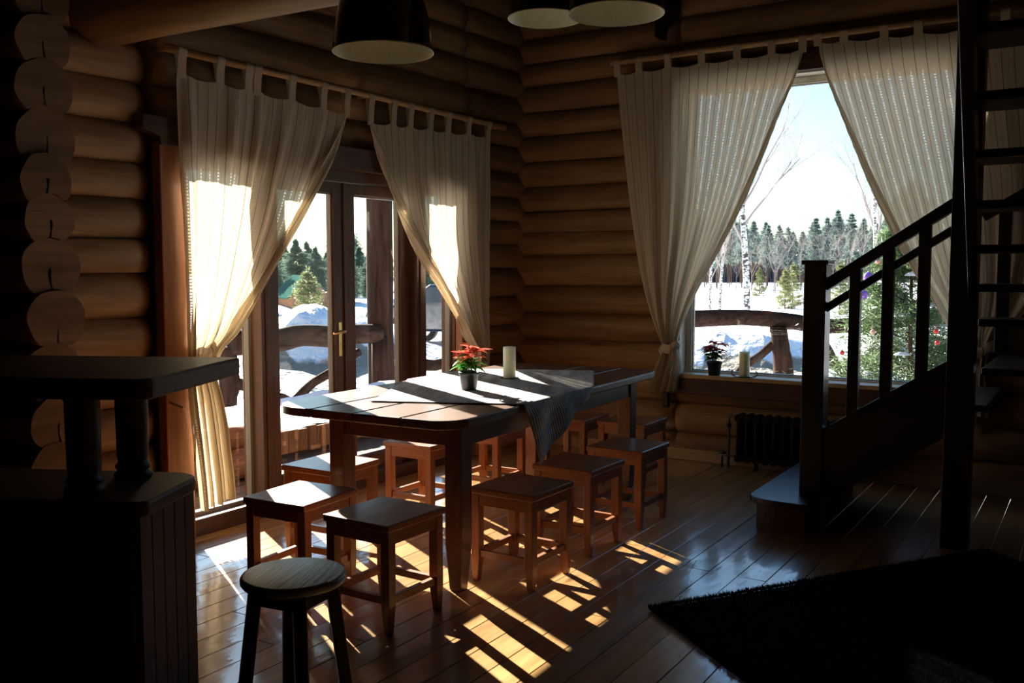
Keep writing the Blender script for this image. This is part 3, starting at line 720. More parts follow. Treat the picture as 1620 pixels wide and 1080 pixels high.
# ------------------------------------------------------------------ table decorations
def poinsettia(label,loc,sc_=1.0,seed=1,redk=('red','darkred'),spread=1.0,lean=0):
    t=thing('potted_poinsettia',label,'plant',loc)
    mb=MB(); r=.055*sc_; h=.10*sc_
    mb.lathe([(0,0),(r*.72,0),(r*.74,.003),(r*.93,h*.80),(r*1.0,h*.80),(r*1.04,h*.97),(r*1.02,h),(r*.95,h),(r*.90,h*.86),(r*.85,h*.82)],32); mb.build('pot',M['pot'],t)
    mb=MB(); mb.lathe([(r*.88,h*.84),(r*.5,h*.88),(0,h*.89)],24); mb.build('soil',M['soil'],t)
    rn=random.Random(seed); st=MB(); gl=MB(); rl=MB(); dr=MB()
    def leaf(m_,p,d,L,W,droop):
        d=Vector(d).normalized(); sd=d.cross(Vector((0,0,1))); sd=sd.normalized() if sd.length>.05 else Vector((1,0,0)); up=sd.cross(d); n=6; vs=[];fs=[]
        for i in range(n+1):
            f=i/n; wd=W*(math.sin(PI*min(1,f**.75*.98+.02)))*(1.0)+.0005; c=p+d*(L*f)-Vector((0,0,1))*droop*L*f*f
            vs+= [c-sd*wd+up*.25*wd,c-up*.1*wd,c+sd*wd+up*.25*wd]
        for i in range(n):
            a=i*3; fs+= [(a,a+1,a+4,a+3),(a+1,a+2,a+5,a+4)]
        m_.add(vs,fs,0,True)
    heads=[(.0,.0,.17),(.045,.01,.155),(-.045,.0,.13),(.01,.04,.15),(-.01,-.045,.14),(.05,-.03,.12),(-.055,.03,.105)]
    for hx,hy,hz in heads:
        hx,hy,hz=hx*sc_*spread+lean*hz,hy*sc_*spread,hz*sc_+h*.85-.02*sc_
        p0=Vector((hx*.2,hy*.2,h*.86)); p1=Vector((hx,hy,hz)); st.tube([p0,(p0+p1)/2+Vector((0,0,.008)),p1],.0022*sc_,6)
        for k in range(5):
            a=rn.uniform(0,6.28); f=rn.uniform(.3,.75); leaf(gl,p0.lerp(p1,f),(math.cos(a),math.sin(a),rn.uniform(-.1,.5)),rn.uniform(.055,.09)*sc_,.024*sc_,rn.uniform(.2,.6))
        rr_=rn.randint(6,8); tgt=rl if rn.random()<.65 else dr
        for k in range(rr_):
            a=2*PI*k/rr_+rn.uniform(-.3,.3); leaf(tgt,p1,(math.cos(a),math.sin(a),rn.uniform(.0,.5)),rn.uniform(.055,.085)*sc_,.017*sc_,rn.uniform(.1,.5))
    st.build('stem',M['stem'],t); gl.build('foliage',M['green'],t); rl.build('bract',M[redk[0]],t); dr.build('bract',M[redk[1]],t)
    return t
pp=on(742,617,2,.8035)
poinsettia('poinsettia with orange-red leaves in a black pot on the dining table cloth',(pp.x,pp.y,.8062),1.0,5,spread=1.15)
ps=on(1142,590,2,.672)
poinsettia('small red poinsettia in a black pot on the window sill',(ps.x,-.03,.672),1.05,9,('darkred','red'),.9)
def candle(label,loc,r,h):
    t=thing('pillar_candle',label,'candle',loc)
    mb=MB(); mb.lathe([(0,0),(r*.97,0),(r,.004),(r,h-.006),(r*.97,h-.001),(r*.9,h),(r*.78,h-.006),(0,h-.009)],40); mb.build('candle_body',M['wax'],t)
    mb=MB(); mb.tube([(0,0,h-.012),(.001,.001,h),(.004,.002,h+.008)],.0013,6); mb.build('wick',M['wick'],t)
cc=on(806,599,2,.8035)
mb=MB(); mb.lathe([(0,0),(.035,0),(.055,.002),(.058,.006),(.054,.006),(.036,.004),(0,.004)],36); o=mb.build('candle_plate',M['saucer'],loc=(cc.x,cc.y,.8062)); tag(o,'small dark plate under the white candle on the dining table','plate')
candle('white pillar candle on the dining table behind the poinsettia',(cc.x,cc.y,.8104),.038,.188)
cs=on(1186,592,2,.68)
t=thing('candle_tray','flat metal tray with two curled handles on the window sill','tray',(cs.x,-.03,.672))
mb=MB(); mb.lathe([(0,0),(.055,0),(.068,.004),(.070,.008),(.064,.007),(.052,.004),(0,.004)],32); mb.build('plate',M['pewter'],t)
for sx in (-1,1):
    mb=MB(); mb.tube([(sx*.066,0,.006),(sx*.085,0,.008),(sx*.098,0,.022),(sx*.095,0,.040),(sx*.084,0,.046)],[.005,.005,.006,.005,.003],8); mb.build('handle',M['pewter'],t)
candle('ivory pillar candle on the window sill',(cs.x,-.03,.6765),.038,.185)
# ------------------------------------------------------------------ pendant lamps
def pendant(label,c,first=None):
    if first: return dup(first,c,0,label,'black dome pendant lamps')
    t=thing('pendant_lamp',label,'lamp',c,group='black dome pendant lamps')
    outer=[(.200,0),(.199,.02),(.195,.06),(.186,.12),(.172,.18),(.150,.235),(.120,.275),(.085,.30),(.05,.312),(.03,.318)]
    mb=MB(); mb.lathe(outer+[(.022,.33),(.022,.37),(0,.372)],56,0); mb.build('lamp_shade',M['black'],t)
    mb=MB(); mb.lathe([(r-.004 if r>.03 else r-.002,z) for r,z in outer]+[(0,.314)],56,0); mb.build('shade_lining',M['cream'],t)
    mb=MB(); mb.lathe([(.2005,-.002),(.2025,.001),(.2005,.004),(.196,.001),(.2005,-.002)],56); mb.build('rim',M['cream'],t)
    mb=MB(); mb.tube([(0,0,.37),(0,0,4.2-c[2])],.004,8); mb.build('cord',M['black'],t)
    mb=MB(); mb.lathe([(0,.17),(.018,.172),(.03,.20),(.024,.235),(.018,.26),(.018,.31)],20); mb.build('bulb',M['cream'],t)
    return t
l1=pendant('black dome pendant lamp over the near end of the table, left of the other two',(1.70,-3.812,2.323))
# the other two hang on shorter cords: separate cord meshes
def pend2(label,c):
    r=dup(l1,c,0,label,'black dome pendant lamps')
    for ch in r.children:
        if ch.name.startswith('cord'):
            me=ch.data.copy(); ch.data=me
            for v in me.vertices:
                if v.co.z>1: v.co.z=4.2-c[2]
pend2('black dome pendant lamp farthest from the viewer, half behind another lamp',(1.582,-2.327,2.80))
pend2('black dome pendant lamp overlapping the one behind it, nearest the stairs',(2.389,-3.122,2.531))
# ------------------------------------------------------------------ bar
e1=Vector((-.444,.896,0)); e2=Vector((.896,.444,0))
ba=math.atan2(e2.y,e2.x)
bar=thing('bar_counter','dark stained bar counter with raised top on turned columns','bar counter',(1.947,-5.125,0),ba)
# local frame: +x = e2 (towards table), +y = e1 (away from viewer)
def rounded(x0,x1,y0,y1,r00,r10,r11,r01,n=6):
    pts=[]
    for (cx,cy,r,a0) in ((x1,y0,r10,-PI/2),(x1,y1,r11,0),(x0,y1,r01,PI/2),(x0,y0,r00,PI)):
        sx=-1 if cx==x1 else 1; sy=-1 if cy==y1 else 1
        for k in range(n+1):
            a=a0+PI/2*k/n; pts.append((cx+sx*r+r*math.cos(a),cy+sy*r+r*math.sin(a)))
    return pts
mb=MB(); mb.prism(rounded(-2.2,0,0,.665,.01,.045,.02,.01),1.10,1.16); mb.build('bar_top',W_BAR['x'],bar,.008)
mb=MB(); mb.prism(rounded(-2.2,-.005,-.02,.375,.01,.03,.10,.01),.775,.82); mb.build('worktop',W_BAR['x'],bar,.010)
mb=MB(); mb.box((-2.15,.0,0),(-.045,.345,.775)); mb.build('base_cabinet',W_BAR['z'],bar)
mb=MB()
for k in range(5):
    y=.0+k*.069; mb.box((-.0445,y+.0015,.02),(-.033,y+.0675,.775))
for k in range(30):
    x=-2.15+k*.07; mb.box((x+.0015,-.012,.02),(x+.0685,-.0005,.775))
mb.build('panelling',W_BAR['z'],bar,.002)
def column(x,y):
    mb=MB(); H=1.10; b=.82
    mb.lathe([(0,b),(.052,b),(.056,b+.008),(.056,b+.016),(.045,b+.024),(.052,b+.034),(.052,b+.04),(.043,b+.05),(.046,b+.07),(.048,b+.20),(.048,H-.012),(.053,H-.006),(.053,H),(0,H)],32)
    mb.build('column',W_BAR['z'],bar,loc=(x,y,0))
column(-.20,.285); column(-.235,.075); column(-.85,.28); column(-.85,.08)
# ------------------------------------------------------------------ stairs
stv=thing('staircase','dark wooden staircase with railing turning up towards the viewer','staircase',(2.5,-1.6,0))
def L_(p): return (p[0]-2.5,p[1]+1.6,p[2])
def sbox(a,b,name,mt,bv=.004):
    mb=MB(); mb.box(L_(a),L_(b)); return mb.build(name,mt,stv,bv)
# bullnose first step
pts=[]
xs0,xs1,ya,yb=2.505,2.86,-1.66,-.50
pts=[(xs1,yb),(xs0,yb)]
for k in range(9):
    a=PI+PI/2*k/8; pts.append((xs0+.17+.17*math.cos(a),ya+.10+.13*math.sin(a)+.0))
pts.append((xs1,ya-.03))
mb=MB(); mb.prism([(x-2.5,y+1.6) for x,y in pts],.155,.19); mb.build('bullnose_tread',W_DK['y'],stv,.006)
pts2=[(x+(.03 if x<2.8 else -.02),y+(.03 if y<-1 else -.0)) for x,y in pts]
mb=MB(); mb.prism([(x-2.5,y+1.6) for x,y in pts2],0,.155); mb.build('bullnose_riser',W_BAR['z'],stv)
for i in range(2,5):
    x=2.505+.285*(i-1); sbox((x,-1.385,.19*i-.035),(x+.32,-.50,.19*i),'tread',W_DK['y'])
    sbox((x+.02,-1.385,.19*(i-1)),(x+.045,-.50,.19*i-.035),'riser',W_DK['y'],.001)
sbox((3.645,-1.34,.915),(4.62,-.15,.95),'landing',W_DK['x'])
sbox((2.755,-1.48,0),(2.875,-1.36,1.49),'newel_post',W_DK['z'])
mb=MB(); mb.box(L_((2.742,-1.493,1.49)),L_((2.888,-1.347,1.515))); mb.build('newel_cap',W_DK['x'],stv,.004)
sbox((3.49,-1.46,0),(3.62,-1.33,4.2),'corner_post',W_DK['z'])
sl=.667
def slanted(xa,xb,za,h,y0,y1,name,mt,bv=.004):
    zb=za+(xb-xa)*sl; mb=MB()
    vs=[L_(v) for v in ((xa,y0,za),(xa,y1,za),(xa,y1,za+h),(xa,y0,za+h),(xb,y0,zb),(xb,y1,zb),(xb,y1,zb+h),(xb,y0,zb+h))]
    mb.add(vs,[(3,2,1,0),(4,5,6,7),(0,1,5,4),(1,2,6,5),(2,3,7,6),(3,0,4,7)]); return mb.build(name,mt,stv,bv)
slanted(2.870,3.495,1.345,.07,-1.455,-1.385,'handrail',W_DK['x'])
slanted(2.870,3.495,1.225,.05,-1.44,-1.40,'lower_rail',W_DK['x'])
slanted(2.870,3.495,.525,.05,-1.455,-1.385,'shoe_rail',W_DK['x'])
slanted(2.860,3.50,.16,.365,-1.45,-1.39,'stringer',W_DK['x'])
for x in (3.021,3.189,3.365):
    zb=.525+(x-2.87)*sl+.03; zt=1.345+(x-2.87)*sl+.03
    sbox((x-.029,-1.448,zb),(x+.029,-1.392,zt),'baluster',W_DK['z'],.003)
# second flight, towards the viewer
fx=lambda y:3.58+.068*(-1.4-y)
k=0; z=1.14; y=-.95
for k in range(15):
    z=1.20+.19*k; yc=-1.06-.293*k-.0*k
    if z>4.1: break
    xa=fx(yc)+.05; xb=xa+.93
    mb=MB(); yb_=yc+.13; ya_=yc-.15
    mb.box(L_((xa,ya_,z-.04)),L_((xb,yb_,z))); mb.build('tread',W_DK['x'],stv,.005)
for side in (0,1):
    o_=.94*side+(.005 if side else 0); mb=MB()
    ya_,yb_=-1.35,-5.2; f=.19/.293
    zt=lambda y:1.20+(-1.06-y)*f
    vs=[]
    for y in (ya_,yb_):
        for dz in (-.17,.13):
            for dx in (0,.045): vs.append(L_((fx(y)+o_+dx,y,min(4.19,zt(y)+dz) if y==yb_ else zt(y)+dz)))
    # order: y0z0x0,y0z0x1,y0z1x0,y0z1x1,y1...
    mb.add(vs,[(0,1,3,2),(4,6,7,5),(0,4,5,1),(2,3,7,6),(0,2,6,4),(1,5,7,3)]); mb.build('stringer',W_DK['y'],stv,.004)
sbox((4.56,-1.43,0),(4.68,-1.31,1.15),'corner_post',W_DK['z'])
# wall side railing over the landing
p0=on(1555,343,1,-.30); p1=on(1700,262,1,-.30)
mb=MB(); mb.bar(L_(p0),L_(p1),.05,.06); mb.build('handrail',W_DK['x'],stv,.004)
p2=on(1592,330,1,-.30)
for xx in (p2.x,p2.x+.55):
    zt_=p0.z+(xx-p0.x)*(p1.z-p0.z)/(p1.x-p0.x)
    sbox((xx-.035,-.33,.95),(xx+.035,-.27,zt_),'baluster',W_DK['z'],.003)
# ------------------------------------------------------------------ radiator
rd=thing('radiator','black cast iron radiator under the big window','radiator',(1.93,-.12,0))
for k in range(15):
    mb=MB(); x=.03+k*.066
    for y in (-.045,.0,.045):
        mb.tube([(x,y,.10),(x,y,.37)],[.017,.017],10)
    mb.tube([(x,-.055,.385),(x,.055,.385)],.030,12); mb.tube([(x,-.055,.088),(x,.055,.088)],.030,12)
    mb.build('radiator_section',M['iron'],rd)
mb=MB(); mb.tube([(0,0,.385),(1.0,0,.385)],.022,12); mb.tube([(0,0,.09),(1.0,0,.09)],.022,12); mb.build('header',M['iron'],rd)
mb=MB()
for xx in (.15,.85): mb.box((xx-.012,-.012,.0),(xx+.012,.012,.07)); 
mb.build('foot',M['iron'],rd)
hp=thing('heating_pipe','thin grey heating pipe with valve beside the radiator','pipe',(1.865,-.10,0))
mb=MB(); mb.tube([(.0,0,.0),(0,0,.30),(0,0,.375),(.015,0,.39),(.065,0,.39)],.010,10); mb.tube([(-.05,0,0),(-.05,0,.075),(-.045,0,.09),(.065,0,.09)],.010,10); mb.build('pipe',M['pipe'],hp)
mb=MB(); mb.lathe([(0,0),(.018,0),(.018,.03),(0,.03)],14,c=(0,0,.30)); mb.tube([(0,0,.315),(0,-.04,.315)],.006,8); mb.tube([(-.075,0,.105),(-.02,0,.105)],.012,8); mb.build('valve',M['pewter'],hp)
# ------------------------------------------------------------------ rug
c0=Vector((2.567,-3.117)); d1_=Vector((.56,.828)).normalized(); d2_=Vector((.775,-.632)).normalized(); LA,LB=2.03,2.9
rg=thing('rug','black shaggy rug on the floor in front of the stairs','rug',(c0.x,c0.y,0))
mb=MB(); n1_,n2_=60,80
def rugp(a,b): return d1_*a+d2_*b
for j in range(n2_+1):
    for i in range(n1_+1):
        a,b=LA*i/n1_,LB*j/n2_; q=rugp(a,b); e=min(a,LA-a,b,LB-b)
        mb.v.append((q.x,q.y,.004+.012*min(1,e/.02)+.003*noise.noise(Vector((q.x*9,q.y*9,0)))*min(1,e/.02)))
for j in range(n2_):
    for i in range(n1_):
        k=j*(n1_+1)+i; mb.f.append([k,k+n1_+1,k+n1_+2,k+1]); mb.mi.append(0); mb.sm.append(True)
mb.build('backing',M['rug'],rg)
mb=MB(); rn=random.Random(11)
for k in range(42000):
    a=rn.uniform(0,LA); b=LB*(rn.random()**1.15)
    if rn.random()<.12: 
        if rn.random()<.5: a=rn.choice((0,LA))
        else: b=0
    q=rugp(a,b); an=rn.uniform(0,6.28); h=rn.uniform(.012,.023); w=.0035
    tx,ty=rn.gauss(0,.010),rn.gauss(0,.010); cx,cy=math.cos(an)*w,math.sin(an)*w
    o=len(mb.v); mb.v+= [(q.x-cx,q.y-cy,.006),(q.x+cx,q.y+cy,.006),(q.x+tx,q.y+ty,.008+h)]; mb.f.append([o,o+1,o+2]); mb.mi.append(0); mb.sm.append(False)
tag(mb.build('pile',M['rug'],rg),kind='stuff')
# ------------------------------------------------------------------ outside : ground
def gh(x,y):
    dw=max(-x,0); dn=max(y,0)
    base=-.22
    if x<-12: base-= min(3.2,(-x-12)*.085)*min(1,max(0,(30-y)/20+.2)) if y<36 else 0
    h=base; hp=0
    for (px_,py_,sx_,sy_,hh) in PILES:
        dx=(x-px_); dy=(y-py_); ca,sa=math.cos(.58),math.sin(.58)
        u=dx*ca+dy*sa; v=-dx*sa+dy*ca
        hp=max(hp,hh*math.exp(-(u/sx_)**2-(v/sy_)**2))
    h+=hp
    r=math.hypot(x,y); near=math.exp(-((r-11)/9)**2)
    h+= (.10*fbm(x,y,0,.35)+.10*fbm(x,y,3,.9)+.07*fbm(x,y,5,2.1)+.03*fbm(x,y,7,5))*(.35+near+min(1,hp*1.5))
    return h
PILES=[]
def pile(px,py,depth,su,sv,hh):
    p=at(px,py,depth); PILES.append((p.x,p.y,su,sv,hh))
pile(488,500,17.0,1.1,.9,1.12); pile(545,500,18.5,1.8,1.0,.85); pile(575,510,17.5,.6,.6,.4); pile(400,510,19,2.5,1.0,.7)
pile(1125,510,18,1.0,1.0,.62); pile(1150,520,17,2.2,1.0,.62); pile(1235,520,18,2.4,1.1,.5); pile(1330,520,18,2.2,1.1,.55); pile(1450,520,17,2.5,1.1,.6); pile(1060,515,18,2,1,.6)
mb=MB(); NA=260; rings=[]; r=.3
while r<330: rings.append(r); r*=1.045; r+=.04
cx_,cy_=1.0,-1.0; mud=[]
for r in rings:
    for k in range(NA+1):
        a=math.radians(50)+math.radians(170)*k/NA; x=cx_+r*math.cos(a); y=cy_+r*math.sin(a)
        inside=(x>-.3 and y<.3)
        z=gh(x,y)
        if -3.45<x and y<3.35: z=min(z,-.62)
        if x>-.35: z=min(z,-.25) if y<.9 else z
        mb.v.append((x,y,z))
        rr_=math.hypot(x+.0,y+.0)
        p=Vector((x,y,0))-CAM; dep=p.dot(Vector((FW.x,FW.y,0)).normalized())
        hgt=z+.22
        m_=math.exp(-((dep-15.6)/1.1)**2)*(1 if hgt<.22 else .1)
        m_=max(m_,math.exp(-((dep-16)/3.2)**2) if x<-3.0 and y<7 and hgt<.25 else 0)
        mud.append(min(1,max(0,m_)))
n=NA+1
for j in range(len(rings)-1):
    for i in range(NA): mb.f.append([j*n+i,(j+1)*n+i,(j+1)*n+i+1,j*n+i+1]); mb.mi.append(0); mb.sm.append(True)
g=tag(mb.build('snow_ground',M['snow']),kind='structure')
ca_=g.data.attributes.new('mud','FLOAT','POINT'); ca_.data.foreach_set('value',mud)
# deck outside the doors
mb=MB()
for k in range(20):
    x=-.30-k*.15; mb.box((x-.146,-6.5,-.085),(x,3.2,-.05))
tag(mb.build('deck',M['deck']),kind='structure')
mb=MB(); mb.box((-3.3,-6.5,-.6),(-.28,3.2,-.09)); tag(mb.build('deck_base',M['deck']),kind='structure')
be=thing('snow_edging','low vertical board edging holding the snow back on the deck','edging',(-1.47,0,-.05))
rn=random.Random(31)
mb=MB()
for k in range(46):
    y=-2.05+k*.11; h=.185+rn.uniform(-.006,.012); mb.box((-.022+rn.uniform(-.003,.003),y+.003,0),(.0,y+.106,h))
mb.build('board',M['edging'],be)
mb=MB(); mb.box((-.055,-2.05,.03),(-.023,3.0,.09)); mb.build('batten',M['edging'],be)
mb=MB(); K1,K2=22,60
for j in range(K2+1):
    for i in range(K1+1):
        x=-3.28+1.755*i/K1; y=-2.03+5.1*j/K2; e=min(i/3,j/3,(K2-j)/3,1)
        mb.v.append((x,y,-.049+.19*min(1,e+(.75 if i>K1-4 else 0))+.05*fbm(x,y,2,1.6)*min(1,e)+.02*fbm(x,y,2,5)*min(1,e)))
for j in range(K2):
    for i in range(K1): k=j*(K1+1)+i; mb.f.append([k,k+1,k+K1+2,k+K1+1]); mb.mi.append(0); mb.sm.append(True)
o=mb.build('snow_bank',M['snowlump']); tag(o,'sunlit snow lying behind the low board edging on the deck','snow',kind='stuff')
# a few cut logs lying on the deck outside the left side panel
def cut_log(label,x,y0,y1,z,r,seed):
    mb=MB(); n=10; mb.tube([(x+.01*math.sin(i+seed),y0+(y1-y0)*i/n,z+.004*math.sin(i*1.7)) for i in range(n+1)],[r*(1+.05*math.sin(i*2.1+seed)) for i in range(n+1)],16)
    tag(mb.build('firewood_log',M['logs_out']),label,'log','cut logs on the deck')
cut_log('cut log on the deck outside the left side panel, the one nearest the glass',-1.05,-3.35,-1.95,.055,.10,1)
cut_log('cut log on the deck outside the left side panel, the middle one on the boards',-1.27,-3.45,-2.05,.065,.108,2)
cut_log('cut log resting on top of the other two on the deck',-1.165,-3.40,-2.0,.235,.088,3)
# rustic railing
def rustic(mb,p,q,r0,r1,seed,wv=.03,seg=12):
    p=Vector(p);q=Vector(q);n=14;rn=random.Random(seed);pts=[];rs=[]
    for i in range(n+1):
        f=i/n; c=p.lerp(q,f); o_=Vector((noise.noise(Vector((seed,f*3,0))),noise.noise(Vector((seed,f*3,9))),noise.noise(Vector((seed,f*3,20)))*1.0))*wv*2
        pts.append(c+o_*math.sin(PI*f)); rs.append((r0+(r1-r0)*f)*(1+.12*noise.noise(Vector((seed+5,f*7,3)))))
    mb.tube(pts,rs,seg)
# right (outside big window)
A=at(1060,500,12.6); B=at(1262,512,13.0); Cc=at(1560,520,13.9)
Ptop=at(1232,515,12.95)
rt=thing('rustic_railing','rough dark log railing in the snow outside the big window','railing',(Ptop.x,Ptop.y,-.2))
def rel(v): return Vector(v)-Vector((Ptop.x,Ptop.y,-.2))
mb=MB(); rustic(mb,rel((A.x,A.y,.80)),rel((Cc.x,Cc.y,.68)),.12,.095,3,.05,16); mb.build('top_log',W_RS['x'],rt)
pb=at(1240,590,13.0)
mb=MB(); rustic(mb,rel((pb.x+.03,pb.y,-.25)),rel((Ptop.x,Ptop.y,.66)),.155,.11,4,.015,16); mb.build('post',W_RS['z'],rt)
b0=at(1136,582,13.0); b1=at(1228,540,13.0)
mb=MB(); rustic(mb,rel((b0.x,b0.y,-.22)),rel((b1.x,b1.y,b1.z)),.055,.06,5,.03,12); mb.build('brace',W_RS['x'],rt)
b0=at(1352,590,13.0); b1=at(1290,525,13.0)
mb=MB(); rustic(mb,rel((b0.x,b0.y,-.22)),rel((b1.x,b1.y,.62)),.075,.06,6,.04,12); mb.build('brace',W_RS['x'],rt)
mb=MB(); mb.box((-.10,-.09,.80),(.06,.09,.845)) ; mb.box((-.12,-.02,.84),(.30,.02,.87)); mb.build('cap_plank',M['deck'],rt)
# left (outside doors)
colp=at(603,606,12.0); colx,coly=colp.x,colp.y
cl=thing('log_column','thick peeled log column on the deck outside the glazed doors','column',(colx,coly,-.30))
mb=MB(); n=14; mb.tube([(.01*math.sin(i),.01*math.cos(i*1.3),i*.36) for i in range(n)],[.168+.004*math.sin(i*1.7) for i in range(n)],24); mb.build('trunk',W_RS['z'],cl)
mb=MB(); mb.lathe([(0,.0),(.26,.0),(.26,.12),(0,.12)],24); mb.build('footing',W_RS['x'],cl)
lA=at(340,535,9.6); lB=at(600,522,11.8); 
rl_=thing('rustic_railing','weathered log railing beyond the deck, left of the log column','railing',(lB.x,lB.y,-.2))
def rel2(v): return Vector(v)-Vector((lB.x,lB.y,-.2))
p0=at(360,545,10.6); p0b=at(360,520,10.6)
mb=MB(); rustic(mb,rel2((p0.x,p0.y,.63)),rel2((lB.x,lB.y,.66)),.15,.12,13,.05,16); mb.build('top_log',W_RS['y'],rl_)
mb=MB(); a0=at(430,700,10.8); a1=at(568,545,11.6); rustic(mb,rel2((a0.x,a0.y,-.22)),rel2((a1.x,a1.y,.45)),.06,.05,14,.02,12); mb.build('brace',W_RS['y'],rl_)
mb=MB(); a0=at(330,640,10.6); a1=at(450,760,10.9); rustic(mb,rel2((p0.x,p0.y,.2)),rel2((p0.x+.9,p0.y+.55,-.18)),.07,.06,15,.05,12); mb.build('brace',W_RS['y'],rl_)
mb=MB(); rustic(mb,rel2((p0.x-.05,p0.y,-.25)),rel2((p0.x,p0.y,.60)),.13,.11,16,.02,14); mb.build('post',W_RS['z'],rl_)
mb=MB(); mb.tube([rel2((lB.x,lB.y,-.25)),rel2((lB.x,lB.y,.62))],.10,14); mb.build('post',W_RS['z'],rl_)
# right of the column
rA=at(640,548,12.4); rB=at(760,560,13.6)
rr2=thing('rustic_railing','crooked branch railing outside, right of the log column','railing',(rA.x,rA.y,-.2))
def rel3(v): return Vector(v)-Vector((rA.x,rA.y,-.2))
mb=MB(); rustic(mb,rel3((rA.x,rA.y,.22)),rel3((rB.x,rB.y,.02)),.09,.06,21,.10,12); mb.build('rail',W_RS['y'],rr2)
mb=MB(); rustic(mb,rel3((rA.x,rA.y,-.24)),rel3((rA.x,rA.y,.30)),.09,.08,22,.02,12); mb.build('post',W_RS['z'],rr2)
mb=MB(); rustic(mb,rel3((rB.x,rB.y,-.24)),rel3((rB.x,rB.y,.10)),.08,.07,23,.02,12); mb.build('post',W_RS['z'],rr2)
# low woodpile-like planter against the deck seen through the lower glass
# ------------------------------------------------------------------ trees
def tufts(mb,rn,c,d,L,W,n,ln,wd,flat=.6):
    """needles as thin triangles around a branch segment"""
    d=Vector(d).normalized()
    for k in range(n):
        f=rn.random(); p=c+d*(L*f)+Vector((rn.gauss(0,W*.35),rn.gauss(0,W*.35),rn.gauss(0,W*.22)))
        a=Vector((rn.gauss(0,1),rn.gauss(0,1),rn.gauss(0,flat)))+d*.9; a.normalize(); s_=a.orthogonal().normalized()*wd
        l=ln*rn.uniform(.7,1.3); o=len(mb.v)
        mb.v+= [tuple(p-s_),tuple(p+s_),tuple(p+a*l)]; mb.f.append([o,o+1,o+2]); mb.mi.append(0); mb.sm.append(False)
def pine(name,H,crown0,rad,seed,mt,nl,ln,wd,bark='bark',dense=1.0,shape='cone',trunk=.012):
    rn=random.Random(seed); t=thing(name,None,None,(0,0,-50)); tm=MB(); fm=MB()
    bx=rn.uniform(-.02,.02)*H
    tp=lambda f:Vector((bx*f*f,0,H*f))
    tm.tube([tp(i/8) for i in range(9)],[max(.006,H*trunk*(1-.9*i/8)) for i in range(9)],7)
    nw=int(9*dense)
    z=crown0
    while z<1.0:
        g=(z-crown0)/(1-crown0)
        R=rad*((1-g)**.8 if shape=='cone' else (math.sin(PI*min(1,(g*.85+.22)))**.7))*rn.uniform(.8,1.15)+.02*H*.2
        k=rn.randint(4,6)
        for i in range(k):
            a=rn.uniform(0,2*PI); rr_=R*rn.uniform(.6,1.1); d=Vector((math.cos(a),math.sin(a),rn.uniform(-.05,.45)))
            p=tp(z); q=p+d*rr_; tm.tube([p,(p+q)/2+Vector((0,0,.03*rr_)),q],[H*.0018+.002,H*.0012+.001,.002],4,cap=False)
            tufts(fm,rn,p+d*rr_*.25,d,rr_*.85,rr_*.45,nl,ln,wd)
            for s2 in (-1,1):
                d2=Vector((math.cos(a+s2*.7),math.sin(a+s2*.7),.15)); tufts(fm,rn,p+d*rr_*.5,d2,rr_*.45,rr_*.3,nl//2,ln,wd)
        z+=(1-crown0)/(nw*1.6)
    tufts(fm,rn,tp(.97),(0,0,1),H*.05,H*.01,nl,ln,wd)
    tm.build('trunk',M[bark],t); fm.build('needles',mt,t)
    return t
def place(proto,px,dep,base,label,cat,group,scl,rz):
    p=at(px,430,dep); z=gh(p.x,p.y) if base is None else base
    o=dup(proto,(p.x,p.y,z),rz,label,group,(scl,scl,scl)); o['category']=cat; return o
rn=random.Random(21)
farp=[pine('pine_tree',10,.42,1.2,100+i,M['needle_hazed'],22,.42,.05,dense=1.1,shape='round',trunk=.009) for i in range(4)]
LF='tall slender pine in the distant forest beyond the snow field'
for k in range(84):
    row,col=k%7,k//7; px=1098+(col+.5*(row%2)+rn.uniform(-.10,.10))*38; dep=87+row*6+rn.uniform(-.6,.6)
    o=place(farp[k%4],px,dep,-.4,LF,'tree','distant pines beyond the snow field',rn.uniform(.62,.92)*dep/118*(.86 if 1195<px<1235 or px>1440 else 1.0)*(.78 if abs(px-1258)<12 else 1),rn.uniform(0,6))
# bare grey trees
def bare(name,H,seed,mt,twig,lev=4,trunk=.012,lean=0,spread=.55,nchild=(3,5),seg=6,up=.35):
    rn=random.Random(seed); t=thing(name,None,None,(0,0,-50)); tm=MB(); bm_=MB()
    def grow(p,d,L,r,l,m_):
        jit=.03 if l==0 else .10
        pts=[p]; rs=[r]; q=p
        n=5 if l<2 else 3
        for i in range(n):
            d=(d+Vector((rn.gauss(0,jit),rn.gauss(0,jit),rn.gauss(0,.05)+ (.05 if l>0 else 0)))).normalized(); q=q+d*(L/n); pts.append(q); rs.append(r*(1-.6*(i+1)/n))
        m_.tube(pts,rs,seg if l<2 else 3,cap=False)
        if l>=lev: return
        for c in range(rn.randint(*nchild)+(2 if l==0 else 0)):
            f=rn.uniform(.3 if l else .35,1.0); i=min(n-1,int(f*n)); b=pts[i].lerp(pts[i+1],f*n-i) if i+1<len(pts) else pts[-1]
            a=rn.uniform(0,2*PI); nd=(d+Vector((math.cos(a)*spread,math.sin(a)*spread,up*rn.random()))*1.3).normalized()
            grow(b,nd,L*rn.uniform(.38,.62),max(.003,r*.36),l+1,bm_)
    grow(Vector((0,0,0)),Vector((lean,0,1)).normalized(),H*.8,H*trunk,0,tm)
    tm.build('trunk',M[mt],t); bm_.build('branches',M[twig],t); return t
brp=[bare('bare_tree',8,200+i,'greybark','twig',3,.009,spread=.6,nchild=(4,6)) for i in range(3)]
